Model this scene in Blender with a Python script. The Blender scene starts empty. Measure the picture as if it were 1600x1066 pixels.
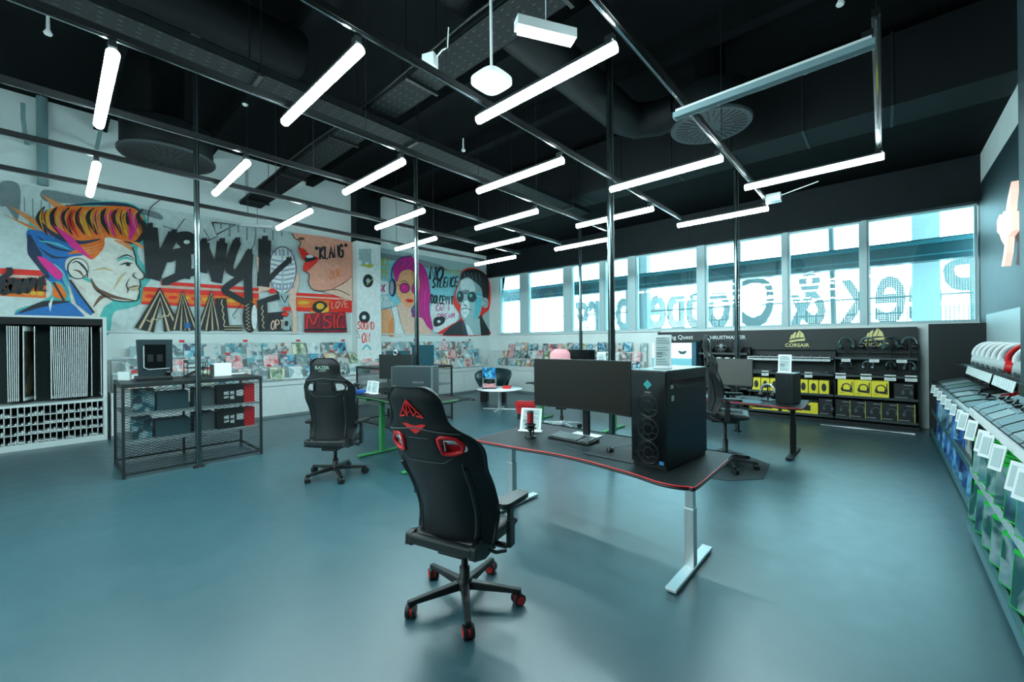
import bpy, bmesh, math, random
from mathutils import Vector, Matrix
from math import pi, sin, cos, radians
random.seed(7)
SC = bpy.context.scene
COL = SC.collection
# ---------------------------------------------------------------- camera
FPX, EYE = 644.0, 1.70
_a = Vector((580, 5, -FPX)).normalized()
_b = Vector((715, 7, FPX)); _b = (_b - _a * _b.dot(_a)).normalized()
_c = _b.cross(_a)
ROT = Matrix((_b, _a, _c))           # world = ROT @ camera
cam = bpy.data.cameras.new('camera'); camo = bpy.data.objects.new('camera', cam); COL.objects.link(camo)
camo.matrix_world = Matrix.Translation((0, 0, EYE)) @ ROT.to_4x4()
cam.sensor_width = 36; cam.lens = 36 * FPX / 1600; cam.clip_start = 0.05; cam.clip_end = 200
SC.camera = camo
# ---------------------------------------------------------------- world, exposure
w = bpy.data.worlds.new('sky'); SC.world = w; w.use_nodes = True
bg = w.node_tree.nodes['Background']; bg.inputs[0].default_value = (0.55, 0.90, 1.0, 1); bg.inputs[1].default_value = 9.0
SC.view_settings.view_transform = 'Standard'; SC.view_settings.look = 'None'
SC.view_settings.gamma = 1; SC.view_settings.use_curve_mapping = False
SC.view_settings.exposure = 0.24
TUBE_POWER = 80.0
# ---------------------------------------------------------------- survey helpers: a sight line met with a real plane
def _ray(px, py): return ROT @ Vector((px - 800, 533 - py, -FPX))
def onZ(px, py, z):
    d = _ray(px, py); t = (z - EYE) / d.z; return Vector((d.x * t, d.y * t, z))
def onX(px, py, x):
    d = _ray(px, py); t = x / d.x; return Vector((x, d.y * t, EYE + d.z * t))
def onY(px, py, y):
    d = _ray(px, py); t = y / d.y; return Vector((d.x * t, y, EYE + d.z * t))
# ---------------------------------------------------------------- materials
MATS = {}
def mat(name, col, rough=0.5, metal=0.0, emit=None, es=0.0, noise=0.0, nscale=20.0, bump=0.0, spec=0.5, coat=0.0, alpha=None):
    if name in MATS: return MATS[name]
    m = bpy.data.materials.new(name); m.use_nodes = True; MATS[name] = m
    nt = m.node_tree; b = nt.nodes['Principled BSDF']
    b.inputs['Base Color'].default_value = (*col, 1); b.inputs['Roughness'].default_value = rough
    b.inputs['Metallic'].default_value = metal; b.inputs['Specular IOR Level'].default_value = spec
    if coat: b.inputs['Coat Weight'].default_value = coat; b.inputs['Coat Roughness'].default_value = 0.15
    if emit: b.inputs['Emission Color'].default_value = (*emit, 1); b.inputs['Emission Strength'].default_value = es
    if noise or bump:
        tc = nt.nodes.new('ShaderNodeTexCoord'); n = nt.nodes.new('ShaderNodeTexNoise')
        n.inputs['Scale'].default_value = nscale; n.inputs['Detail'].default_value = 5
        nt.links.new(tc.outputs['Object'], n.inputs['Vector'])
        if noise:
            r = nt.nodes.new('ShaderNodeValToRGB')
            r.color_ramp.elements[0].position = 0.3; r.color_ramp.elements[1].position = 0.7
            r.color_ramp.elements[0].color = (*[max(0, c * (1 - noise)) for c in col], 1)
            r.color_ramp.elements[1].color = (*[min(1, c * (1 + noise)) for c in col], 1)
            nt.links.new(n.outputs['Fac'], r.inputs['Fac']); nt.links.new(r.outputs['Color'], b.inputs['Base Color'])
        if bump:
            bp = nt.nodes.new('ShaderNodeBump'); bp.inputs['Strength'].default_value = bump; bp.inputs['Distance'].default_value = 0.01
            nt.links.new(n.outputs['Fac'], bp.inputs['Height']); nt.links.new(bp.outputs['Normal'], b.inputs['Normal'])
    return m
def cover_mat(name, cols, scale, seed, cells=0.45):
    """printed sleeve: blotchy picture in a few inks"""
    m = bpy.data.materials.new(name); m.use_nodes = True; MATS[name] = m
    nt = m.node_tree; b = nt.nodes['Principled BSDF']; b.inputs['Roughness'].default_value = 0.35
    tc = nt.nodes.new('ShaderNodeTexCoord'); oi = nt.nodes.new('ShaderNodeObjectInfo')
    ad = nt.nodes.new('ShaderNodeVectorMath'); ad.operation = 'MULTIPLY_ADD'
    cx = nt.nodes.new('ShaderNodeCombineXYZ'); nt.links.new(oi.outputs['Random'], cx.inputs[0]); nt.links.new(oi.outputs['Random'], cx.inputs[2])
    ad.inputs[1].default_value = (31, 17, 23); nt.links.new(cx.outputs[0], ad.inputs[0]); nt.links.new(tc.outputs['Object'], ad.inputs[2])
    n = nt.nodes.new('ShaderNodeTexNoise'); n.inputs['Scale'].default_value = scale; n.inputs['Detail'].default_value = 3; n.inputs['Distortion'].default_value = 0.5
    mp = nt.nodes.new('ShaderNodeMapping'); mp.inputs['Location'].default_value = (seed * 3.1, seed * 1.7, seed)
    nt.links.new(ad.outputs[0], mp.inputs['Vector']); nt.links.new(mp.outputs[0], n.inputs['Vector'])
    r = nt.nodes.new('ShaderNodeValToRGB'); cr = r.color_ramp; cr.interpolation = 'LINEAR'
    k = len(cols)
    for i, c in enumerate(cols):
        p = 0.3 + 0.4 * i / k
        e = cr.elements[i] if i < 2 else cr.elements.new(p)
        e.position = p; e.color = (*c, 1)
    vo = nt.nodes.new('ShaderNodeTexVoronoi'); vo.inputs['Scale'].default_value = scale*2.2; nt.links.new(mp.outputs[0], vo.inputs['Vector'])
    sp = nt.nodes.new('ShaderNodeSeparateColor'); nt.links.new(vo.outputs['Color'], sp.inputs[0])
    mx = nt.nodes.new('ShaderNodeMix'); mx.inputs[0].default_value = cells; nt.links.new(n.outputs['Fac'], mx.inputs[2]); nt.links.new(sp.outputs[0], mx.inputs[3])
    nt.links.new(mx.outputs[0], r.inputs['Fac']); nt.links.new(r.outputs['Color'], b.inputs['Base Color'])
    return m
def glass_mat():
    m = bpy.data.materials.new('window_glass'); m.use_nodes = True; MATS['window_glass'] = m
    nt = m.node_tree; nt.nodes.clear()
    o = nt.nodes.new('ShaderNodeOutputMaterial'); mx = nt.nodes.new('ShaderNodeMixShader'); t = nt.nodes.new('ShaderNodeBsdfTransparent')
    g = nt.nodes.new('ShaderNodeBsdfGlossy'); fr = nt.nodes.new('ShaderNodeFresnel'); fr.inputs[0].default_value = 1.45
    g.inputs['Roughness'].default_value = 0.0; g.inputs['Color'].default_value = (0.9, 1, 1, 1); t.inputs[0].default_value = (0.86, 0.97, 0.98, 1)
    nt.links.new(fr.outputs[0], mx.inputs[0]); nt.links.new(t.outputs[0], mx.inputs[1]); nt.links.new(g.outputs[0], mx.inputs[2]); nt.links.new(mx.outputs[0], o.inputs[0])
    return m
def perf_mat(name, col, freq, fac):
    """perforated sheet: real see-through holes in a regular grid"""
    m = bpy.data.materials.new(name); m.use_nodes = True; MATS[name] = m
    nt = m.node_tree; b = nt.nodes['Principled BSDF']; b.inputs['Base Color'].default_value = (*col, 1); b.inputs['Roughness'].default_value = .6
    o = nt.nodes['Material Output']; t = nt.nodes.new('ShaderNodeBsdfTransparent'); mx = nt.nodes.new('ShaderNodeMixShader')
    tc = nt.nodes.new('ShaderNodeTexCoord'); s = nt.nodes.new('ShaderNodeSeparateXYZ'); nt.links.new(tc.outputs['Object'], s.inputs[0])
    outs = []
    for ax in (0, 2):
        a = nt.nodes.new('ShaderNodeMath'); a.operation = 'MULTIPLY'; a.inputs[1].default_value = freq; nt.links.new(s.outputs[ax], a.inputs[0])
        f = nt.nodes.new('ShaderNodeMath'); f.operation = 'FRACT'; nt.links.new(a.outputs[0], f.inputs[0])
        g = nt.nodes.new('ShaderNodeMath'); g.operation = 'GREATER_THAN'; g.inputs[1].default_value = fac; nt.links.new(f.outputs[0], g.inputs[0]); outs.append(g)
    mu = nt.nodes.new('ShaderNodeMath'); mu.operation = 'MULTIPLY'; nt.links.new(outs[0].outputs[0], mu.inputs[0]); nt.links.new(outs[1].outputs[0], mu.inputs[1])
    nt.links.new(mu.outputs[0], mx.inputs[0]); nt.links.new(b.outputs[0], mx.inputs[1]); nt.links.new(t.outputs[0], mx.inputs[2]); nt.links.new(mx.outputs[0], o.inputs[0])
    return m
BLK = mat('black_plastic', (0.006, 0.008, 0.009), 0.42, bump=0.05, nscale=300)
BLKG = mat('black_gloss', (0.003, 0.004, 0.005), 0.12)
BLKM = mat('black_painted_metal', (0.004, 0.0055, 0.006), 0.45, spec=0.3)
GRYM = mat('dark_grey_metal', (0.022, 0.028, 0.03), 0.45, 0.4, noise=0.15)
LEATH = mat('black_leatherette', (0.005, 0.007, 0.008), 0.38, bump=0.15, nscale=180)
LEATH2 = mat('black_leatherette_back', (0.004, 0.005, 0.006), 0.5, bump=0.1, nscale=180)
RED = mat('red_plastic', (0.62, 0.015, 0.02), 0.35)
REDD = mat('deep_red_cloth', (0.35, 0.008, 0.02), 0.7)
WHT = mat('white_paint', (0.62, 0.68, 0.67), 0.45, noise=0.03, nscale=8)
WHTP = mat('white_plastic', (0.75, 0.78, 0.78), 0.35)
SILV = mat('silver_metal', (0.62, 0.66, 0.67), 0.32, 0.85)
CHRM = mat('chrome', (0.7, 0.75, 0.76), 0.12, 1.0)
CARD = mat('printed_card', (0.7, 0.76, 0.75), 0.5)
INK = mat('grey_ink', (0.16, 0.2, 0.2), 0.6)
GREEN = mat('green_metal', (0.05, 0.32, 0.10), 0.4, 0.1)
TEALG = mat('teal_emblem', (0.03, 0.3, 0.3), 0.3)
YEL = mat('yellow_carton', (0.78, 0.66, 0.03), 0.45)
GOLD = mat('pale_gold_print', (0.75, 0.68, 0.28), 0.5)
SCRN = mat('matte_screen', (0.012, 0.0105, 0.008), 0.4, spec=0.25)
SCRN2 = mat('pale_matte_screen', (0.06, 0.06, 0.052), 0.4)
# ---------------------------------------------------------------- mesh builder
class MB:
    def __init__(s): s.v = []; s.f = []; s.mi = []; s.sm = []; s.M = Matrix.Identity(4)
    def add(s, vs, fs, mi=0, smooth=False):
        n = len(s.v); s.v += [s.M @ Vector(v) for v in vs]
        for f in fs: s.f.append([n + i for i in f]); s.mi.append(mi); s.sm.append(smooth)
        return s
    def box(s, x0, x1, y0, y1, z0, z1, mi=0):
        if x0 > x1: x0, x1 = x1, x0
        if y0 > y1: y0, y1 = y1, y0
        return s.add([(x0,y0,z0),(x1,y0,z0),(x1,y1,z0),(x0,y1,z0),(x0,y0,z1),(x1,y0,z1),(x1,y1,z1),(x0,y1,z1)],
                     [(0,3,2,1),(4,5,6,7),(0,1,5,4),(1,2,6,5),(2,3,7,6),(3,0,4,7)], mi)
    def cb(s, c, size, mi=0, R=None):
        """centred box, optionally turned by matrix R"""
        o = s.M; s.M = o @ Matrix.Translation(c) @ (R.to_4x4() if R else Matrix.Identity(4))
        x, y, z = [q / 2 for q in size]; s.box(-x, x, -y, y, -z, z, mi); s.M = o; return s
    def cyl(s, p0, p1, r, n=12, mi=0, r2=None, caps=True, smooth=True):
        p0, p1 = Vector(p0), Vector(p1); r2 = r if r2 is None else r2
        d = (p1 - p0).normalized(); u = d.orthogonal().normalized(); w_ = d.cross(u)
        vs = []
        for i in range(n):
            a = 2 * pi * i / n; q = u * cos(a) + w_ * sin(a)
            vs += [p0 + q * r, p1 + q * r2]
        s.add(vs, [(2*i, 2*((i+1) % n), 2*((i+1) % n)+1, 2*i+1) for i in range(n)], mi, smooth)
        if caps: s.add([vs[2*i] for i in range(n)][::-1], [tuple(range(n))], mi); s.add([vs[2*i+1] for i in range(n)], [tuple(range(n))], mi)
        return s
    def tube(s, pts, r, n=8, mi=0, closed=False, flat=1.0):
        pts = [Vector(p) for p in pts]; k = len(pts); rings = []
        up = None
        for i, p in enumerate(pts):
            a = pts[i-1] if (i > 0 or closed) else p; b = pts[(i+1) % k] if (i < k-1 or closed) else p
            d = (b - a).normalized()
            if up is None: up = d.orthogonal().normalized()
            up = (up - d * up.dot(d)); up = up.normalized() if up.length > 1e-5 else d.orthogonal().normalized()
            w_ = d.cross(up); rr = r[i] if isinstance(r, (list, tuple)) else r
            rings.append([p + up * cos(2*pi*j/n) * rr + w_ * sin(2*pi*j/n) * rr * flat for j in range(n)])
        vs = [q for rg in rings for q in rg]; fs = []
        for i in range(k if closed else k-1):
            for j in range(n):
                a, b = i*n, ((i+1) % k)*n; fs.append((a+j, a+(j+1) % n, b+(j+1) % n, b+j))
        s.add(vs, fs, mi, True)
        if not closed: s.add(rings[0][::-1], [tuple(range(n))], mi); s.add(rings[-1], [tuple(range(n))], mi)
        return s
    def lathe(s, prof, n=24, c=(0,0,0), mi=0, smooth=True):
        vs = []; c = Vector(c)
        for r, z in prof:
            for j in range(n): vs.append(c + Vector((r*cos(2*pi*j/n), r*sin(2*pi*j/n), z)))
        fs = [(i*n+j, i*n+(j+1) % n, (i+1)*n+(j+1) % n, (i+1)*n+j) for i in range(len(prof)-1) for j in range(n)]
        s.add(vs, fs, mi, smooth)
        if prof[0][0] > 1e-4: s.add(vs[:n][::-1], [tuple(range(n))], mi)
        if prof[-1][0] > 1e-4: s.add(vs[-n:], [tuple(range(n))], mi)
        return s
    def prism(s, poly, z0, z1, mi=0, mside=None):
        n = len(poly); ar = sum(poly[i][0]*poly[(i+1)%n][1]-poly[(i+1)%n][0]*poly[i][1] for i in range(n))
        if ar < 0: poly = poly[::-1]
        s.add([(x, y, z1) for x, y in poly], [tuple(range(n))], mi); s.add([(x, y, z0) for x, y in poly][::-1], [tuple(range(n))], mi)
        s.add([(x, y, z0) for x, y in poly] + [(x, y, z1) for x, y in poly], [(i, (i+1) % n, n+(i+1) % n, n+i) for i in range(n)], mi if mside is None else mside)
        return s
    def text(s, txt, size, mi=0, depth=0.002, align='CENTER', ay='CENTER', bold=0.0, shear=0.0, spacing=1.0):
        """letters lie in the builder's local XY plane, raised by depth"""
        c = bpy.data.curves.new('lettering', 'FONT'); c.body = txt; c.size = size; c.align_x = align; c.align_y = ay
        c.extrude = depth / 2; c.offset = bold; c.shear = shear; c.resolution_u = 3; c.space_character = spacing
        o = bpy.data.objects.new('lettering', c); COL.objects.link(o)
        dg = bpy.context.evaluated_depsgraph_get(); me = bpy.data.meshes.new_from_object(o.evaluated_get(dg))
        s.add([v.co + Vector((0, 0, depth / 2)) for v in me.vertices], [tuple(p.vertices) for p in me.polygons], mi)
        bpy.data.objects.remove(o); bpy.data.curves.remove(c); bpy.data.meshes.remove(me)
        return s
    def build(s, name, mats, parent=None, loc=None, rz=0, bevel=0, sub=0, seg=2, rot=None):
        me = bpy.data.meshes.new(name); me.from_pydata([tuple(v) for v in s.v], [], s.f)
        if not isinstance(mats, (list, tuple)): mats = [mats]
        for m in mats: me.materials.append(m)
        for i, p in enumerate(me.polygons): p.material_index = s.mi[i]; p.use_smooth = s.sm[i] or sub > 0
        me.update()
        o = bpy.data.objects.new(name, me); COL.objects.link(o)
        if parent: o.parent = parent
        if loc: o.location = loc
        if rot: o.rotation_euler = rot
        elif rz: o.rotation_euler = (0, 0, rz)
        if bevel:
            b = o.modifiers.new('bevel', 'BEVEL'); b.width = bevel; b.segments = seg; b.limit_method = 'ANGLE'; b.angle_limit = radians(40)
        if sub:
            b = o.modifiers.new('subdivision', 'SUBSURF'); b.levels = sub; b.render_levels = sub
        return o
def tag(o, label=None, cat=None, group=None, kind=None):
    if label: o['label'] = label
    if cat: o['category'] = cat
    if group: o['group'] = group
    if kind: o['kind'] = kind
    return o
def thing(name, label, cat, loc=(0,0,0), rz=0, group=None):
    o = bpy.data.objects.new(name, None); COL.objects.link(o); o.empty_display_size = 0.1
    o.location = loc; o.rotation_euler = (0, 0, rz); return tag(o, label, cat, group)
def struct(name, mb, mats, parent=None, **k):
    o = mb.build(name, mats, parent, **k)
    if not parent: o['kind'] = 'structure'
    return o
def copy_tree(o, parent=None):
    c = o.copy(); COL.objects.link(c)
    if parent: c.parent = parent
    for ch in list(o.children):
        if ch.name in COL.objects: copy_tree(ch, c)
    return c
def dup(o, loc, label, rz=None, group=None, name=None):
    c = copy_tree(o); c.location = loc
    if rz is not None: c.rotation_euler = (0, 0, rz)
    c['label'] = label
    if group: c['group'] = group
    if name: c.name = name
    return c
def facing(origin, xdir, ydir):
    """matrix taking local x,y to the given world directions"""
    x = Vector(xdir).normalized(); y = Vector(ydir).normalized(); z = x.cross(y)
    m = Matrix((x, y, z)).transposed().to_4x4(); m.translation = Vector(origin); return m
ORD = ['first','second','third','fourth','fifth','sixth','seventh','eighth','ninth','tenth','eleventh','twelfth','thirteenth','fourteenth','fifteenth','sixteenth','seventeenth','eighteenth','nineteenth','twentieth','twenty-first','twenty-second','twenty-third','twenty-fourth','twenty-fifth','twenty-sixth','twenty-seventh','twenty-eighth','twenty-ninth','thirtieth','thirty-first','thirty-second','thirty-third','thirty-fourth','thirty-fifth','thirty-sixth','thirty-seventh','thirty-eighth']
# ================================================================ THE ROOM
XL, XR, YB, YF, ZC = -10.9, 1.27, 10.9, -4.5, 6.0
def floor_mat():
    m = bpy.data.materials.new('vinyl_floor'); m.use_nodes = True
    nt = m.node_tree; b = nt.nodes['Principled BSDF']; tc = nt.nodes.new('ShaderNodeTexCoord')
    def nz(sc, det):
        n = nt.nodes.new('ShaderNodeTexNoise'); n.inputs['Scale'].default_value = sc; n.inputs['Detail'].default_value = det
        nt.links.new(tc.outputs['Object'], n.inputs['Vector']); return n
    n1, n2, n3 = nz(0.9, 6), nz(160, 3), nz(6, 8)
    r = nt.nodes.new('ShaderNodeValToRGB'); r.color_ramp.elements[0].position = .3; r.color_ramp.elements[1].position = .75
    r.color_ramp.elements[0].color = (0.022, 0.076, 0.094, 1); r.color_ramp.elements[1].color = (0.031, 0.094, 0.114, 1)
    nt.links.new(n1.outputs['Fac'], r.inputs['Fac']); nt.links.new(r.outputs['Color'], b.inputs['Base Color'])
    mr = nt.nodes.new('ShaderNodeMapRange'); mr.inputs['To Min'].default_value = 0.27; mr.inputs['To Max'].default_value = 0.43
    nt.links.new(n3.outputs['Fac'], mr.inputs['Value']); nt.links.new(mr.outputs[0], b.inputs['Roughness'])
    bp = nt.nodes.new('ShaderNodeBump'); bp.inputs['Strength'].default_value = 0.25; bp.inputs['Distance'].default_value = 0.004
    nt.links.new(n2.outputs['Fac'], bp.inputs['Height']); nt.links.new(bp.outputs['Normal'], b.inputs['Normal'])
    b.inputs['Specular IOR Level'].default_value = 1.0; b.inputs['IOR'].default_value = 1.6
    return m
CEIL = mat('black_ceiling_paint', (0.0025, 0.004, 0.0045), 0.8, noise=0.3, nscale=3, spec=0.1)
BWAL = mat('black_wall_paint', (0.004, 0.008, 0.010), 0.6, noise=0.2, nscale=4, spec=0.2)
WWAL = mat('white_wall_paint', (0.74, 0.82, 0.80), 0.7, noise=0.04, nscale=2)
TWAL = mat('dark_teal_wall_paint', (0.012, 0.035, 0.043), 0.5, noise=0.15, nscale=3)
struct('floor', MB().box(XL-.2, XR+.2, YF-.2, YB+.2, -.1, 0), floor_mat())
struct('ceiling', MB().box(XL-.2, XR+.2, YF-.2, YB+.2, ZC, ZC+.1), CEIL)
# left wall: white, with black end bay by the windows above the mural
struct('wall_left', MB().box(XL-.2, XL, YF-.2, YB+.2, 0, ZC), WWAL)
struct('wall_back', MB().box(XL, XR, YF-.2, YF, 0, ZC), WWAL)
struct('wall_right', MB().box(XR, XR+.2, YF-.2, YB+.2, 4.36, ZC), WWAL)
struct('wall_right_lower', MB().box(XR, XR+.2, YF-.2, YB+.2, 0, 4.36), TWAL)
struct('wall_right_pier', MB().box(.82, XR, 1.8, 5.2, 0, 4.5), TWAL)
# window wall
WB, WT = 1.96, 4.06
wx0, wx1 = -10.42, 1.25
struct('wall_window_sill', MB().box(XL, XR+.2, YB, YB+.2, 0, WB), WWAL)
struct('wall_window_corner', MB().box(XL, wx0, YB, YB+.2, WB, WT), WWAL)
struct('wall_window_header', MB().box(XL, XR+.2, YB, YB+.2, WT, ZC), BWAL)
struct('wall_soffit', MB().box(XL, XR, 8.4, YB, 4.86, ZC), CEIL)
struct('trim_1', MB().box(XL, XR, 10.72, YB, WT, 4.86), BWAL)
# mullions split the ribbon into windows
FRM = mat('pale_window_frame', (0.42, 0.58, 0.60), 0.4)
mull = [(-9.42,-9.08),(-7.58,-7.30),(-6.27,-6.12),(-5.36,-5.14),(-3.48,-3.30),(-1.65,-1.56),(-.32,-.23)]
GL = glass_mat()
xs = [wx0] + [v for a in mull for v in a] + [wx1]
for i in range(0, len(xs), 2):
    a, b = xs[i], xs[i+1]; k = i // 2 + 1
    wr = bpy.data.objects.new('window_%d' % k, None); COL.objects.link(wr); wr['kind'] = 'structure'; wr.location = ((a+b)/2, YB, WB)
    hw, H = (b-a)/2, WT-WB
    MB().box(-hw, hw, .02, .14, 0, .05).box(-hw, hw, .02, .14, H-.03, H).box(-hw, -hw+.035, .02, .14, .05, H-.03).box(hw-.035, hw, .02, .14, .05, H-.03).build('window_frame', FRM, wr)
    MB().box(-hw+.035, hw-.035, .07, .085, .05, H-.03).build('window_pane', GL, wr)
for j, (a, b) in enumerate(mull):
    struct('trim_%d' % (j+2), MB().box(a, b, YB-.02, YB+.16, WB, WT), FRM)
struct('trim_9', MB().box(wx0-.05, -4.45, YB-.06, YB, WB-.04, WB), WHT)
# column on the mural wall and the white rail under the mural
PAINTG = mat('pale_mural_ground', (0.50, 0.60, 0.59), 0.6, noise=0.10, nscale=3)
struct('trim_10', MB().box(XL, XL+.03, .6, 5.45, 1.93, 1.965).box(XL, XL+.03, 6.3, YB, 1.93, 1.965), WHT)
struct('wall_pillar', MB().box(XL, XL+.32, 5.5, 6.22, 4.47, ZC), BWAL)
struct('wall_pillar_lower', MB().box(XL, XL+.30, 5.5, 6.22, 0, 4.47), WWAL)
# ================================================================ CEILING SERVICES
TRK = 3.66
LED = mat('led_diffuser', (0.9, 1, 1), 0.4, emit=(0.72, 0.96, 1.0), es=TUBE_POWER)
XG = [-7.23, -6.03, -4.84, -3.65, -2.44, -1.22, -.02]
tr_span = [(-3.8, 7.05), (-3.8, 7.0), (-3.8, 6.9), (-3.8, 6.9), (-3.8, 6.85), (-3.8, 6.75), (3.35, 5.9)]
trl = ['nearest the mural wall', 'second from the mural wall', 'third from the mural wall', 'fourth from the mural wall', 'passing over the ultrawide monitor', 'ending over the right-hand desk', 'short length nearest the right wall']
for x, (a, b), l in zip(XG, tr_span, trl):
    TRM = mat('track_black', (.0025,.0035,.004), .5, spec=.2)
    t = thing('lighting_track', 'long black suspended lighting track, ' + l, 'lighting track', (x, a, TRK), group='suspended lighting tracks')
    L = b - a; m = MB().box(-.022, .022, 0, L, 0, .045).box(-.012, .012, 0, L, -.006, 0)
    m.build('rail', TRM, t)
    MB().box(-.006, .006, .02, L-.02, -.012, -.006).build('conductor_strip', CHRM, t)
    y = .6
    while y < L:
        MB().cyl((0, y, .045), (0, y, ZC-TRK), .004, 5).build('hanger_rod', BLKM, t); y += 2.6
def led_tube(loc, label, L=1.26, r=.034, lit=True):
    t = thing('tube_light', label, 'tube light', loc, group='hanging tube lights')
    MB().box(-L/2+.02, L/2-.02, -.022, .022, .028, .05).build('housing', BLKM if lit else WHTP, t)
    if lit:
        m = MB(); m.cyl((-L/2, 0, 0), (L/2, 0, 0), r, 14); m.build('diffuser', LED, t, bevel=.01)
    else:
        MB().box(-L/2, L/2, -.035, .035, -.02, .028).build('diffuser', mat('unlit_lamp_cover', (.20,.30,.32), .4), t, bevel=.006)
    MB().box(L/2-.07, L/2-.01, -.02, .02, .05, .09).build('track_adapter', BLKM, t)
    return t
tubes = [  # centre x, y, label
 (-1.87,2.38,'largest lit white tube light, above the ultrawide monitor'),(-3.07,1.3,'lit white tube light slanting steeply, right of the upright one at left'),(-4.25,.26,'lit tube light hanging nearly upright at far upper left'),
 (-6.6,.3,'short lit tube light in front of the orange-haired mural face'),(-5.45,1.33,'lit tube light between the round grille and the painted word on the wall'),(-4.27,2.4,'lit tube light hanging above the black wall pillar'),
 (-6.57,2.41,'lit tube light in front of the painted red lips'),(-5.43,3.49,'lit tube light just right of the black wall pillar'),(-6.55,4.56,'short lit tube light above the pink-haired mural woman'),
 (-3.06,3.5,'lit tube light below the white ceiling access point'),(-4.28,4.61,'lit tube light below and left of the access point, next row back'),(-5.43,5.67,'lit tube light above the painted man, second from farthest'),(-6.62,6.77,'farthest short tube light above the painted man in sunglasses'),
 (-1.84,4.58,'lit tube light behind the tall chrome pole, left of the pole junction'),(-3.03,5.66,'lit tube light crossing the second window from the pole'),(-4.28,6.79,'short lit tube light just above the window head, left of the chrome pole'),
 (-.61,5.66,'long lit tube light above the windows near the right wall'),(-1.83,6.78,'lit tube light right of centre, closest to the window head')]
for x, y, l in tubes: led_tube((x, y, 3.55), l)
led_tube((-.65, 3.46, 3.55), 'unlit pale tube light in front of the ceiling grille', lit=False)
for x, y in ((-6.62,-1.9),(-4.25,-1.9),(-1.85,-1.9),(-5.43,-.85),(-3.05,-.85),(-3.05,-3.1),(-5.43,-3.1)):
    led_tube((x, y, 3.55), 'lit tube light hanging behind the viewer over the near floor')
# perforated cable trays
PERF = mat('galvanised_dark_tray', (0.003, 0.005, 0.0055), 0.7, spec=.15, noise=0.5, nscale=25)
def slot_pattern():
    nt = PERF.node_tree; b = nt.nodes['Principled BSDF']; old = b.inputs['Base Color'].links[0].from_socket
    tc = nt.nodes.new('ShaderNodeTexCoord'); s = nt.nodes.new('ShaderNodeSeparateXYZ'); nt.links.new(tc.outputs['Object'], s.inputs[0]); outs = []
    for ax, fr, th in ((0, 7.7, .27), (1, 13.0, .14)):
        a = nt.nodes.new('ShaderNodeMath'); a.operation = 'MULTIPLY'; a.inputs[1].default_value = fr; nt.links.new(s.outputs[ax], a.inputs[0])
        f = nt.nodes.new('ShaderNodeMath'); f.operation = 'FRACT'; nt.links.new(a.outputs[0], f.inputs[0])
        g = nt.nodes.new('ShaderNodeMath'); g.operation = 'LESS_THAN'; g.inputs[1].default_value = th; nt.links.new(f.outputs[0], g.inputs[0]); outs.append(g)
    mu = nt.nodes.new('ShaderNodeMath'); mu.operation = 'MULTIPLY'; nt.links.new(outs[0].outputs[0], mu.inputs[0]); nt.links.new(outs[1].outputs[0], mu.inputs[1])
    mx = nt.nodes.new('ShaderNodeMix'); mx.data_type = 'RGBA'; nt.links.new(mu.outputs[0], mx.inputs[0]); nt.links.new(old, mx.inputs[6]); mx.inputs[7].default_value = (.03,.045,.05,1)
    nt.links.new(mx.outputs[2], b.inputs['Base Color'])
slot_pattern()
def tray(name, label, p0, p1, w_, h):
    d = Vector(p1) - Vector(p0); L = d.length
    t = thing(name, label, 'cable tray', p0, math.atan2(d.y, d.x))
    m = MB().box(0, L, -w_/2, w_/2, 0, .006).box(0, L, -w_/2, -w_/2+.008, 0, h).box(0, L, w_/2-.008, w_/2, 0, h)
    m.build('tray_channel', PERF, t)
    m = MB()
    for k in range(4): m.tube([(L*i/12, -w_*.3+.12*k+.03*sin(i*1.3+k), .02+.008*k) for i in range(13)], .012, 5)
    m.build('cable_bundle', BLK, t)
    x = 1.0
    while x < L:
        MB().box(x-.02, x+.02, -w_/2-.02, w_/2+.02, -.04, 0).cyl((x,-w_/2-.01,0),(x,-w_/2-.01,ZC-p0[2]),.006,5).cyl((x,w_/2+.01,0),(x,w_/2+.01,ZC-p0[2]),.006,5).build('hanger_bracket', BLKM, t); x += 2.0
tray('cable_tray', 'wide perforated cable tray running from top centre down to the white wall', (.9, 2.98, 4.8), (-10.6, 2.98, 4.8), .42, .09)
tray('cable_tray', 'perforated cable tray crossing under the wider one towards the windows', (-5.12, -3.5, 4.6), (-5.12, 8.2, 4.6), .36, .09)
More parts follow.
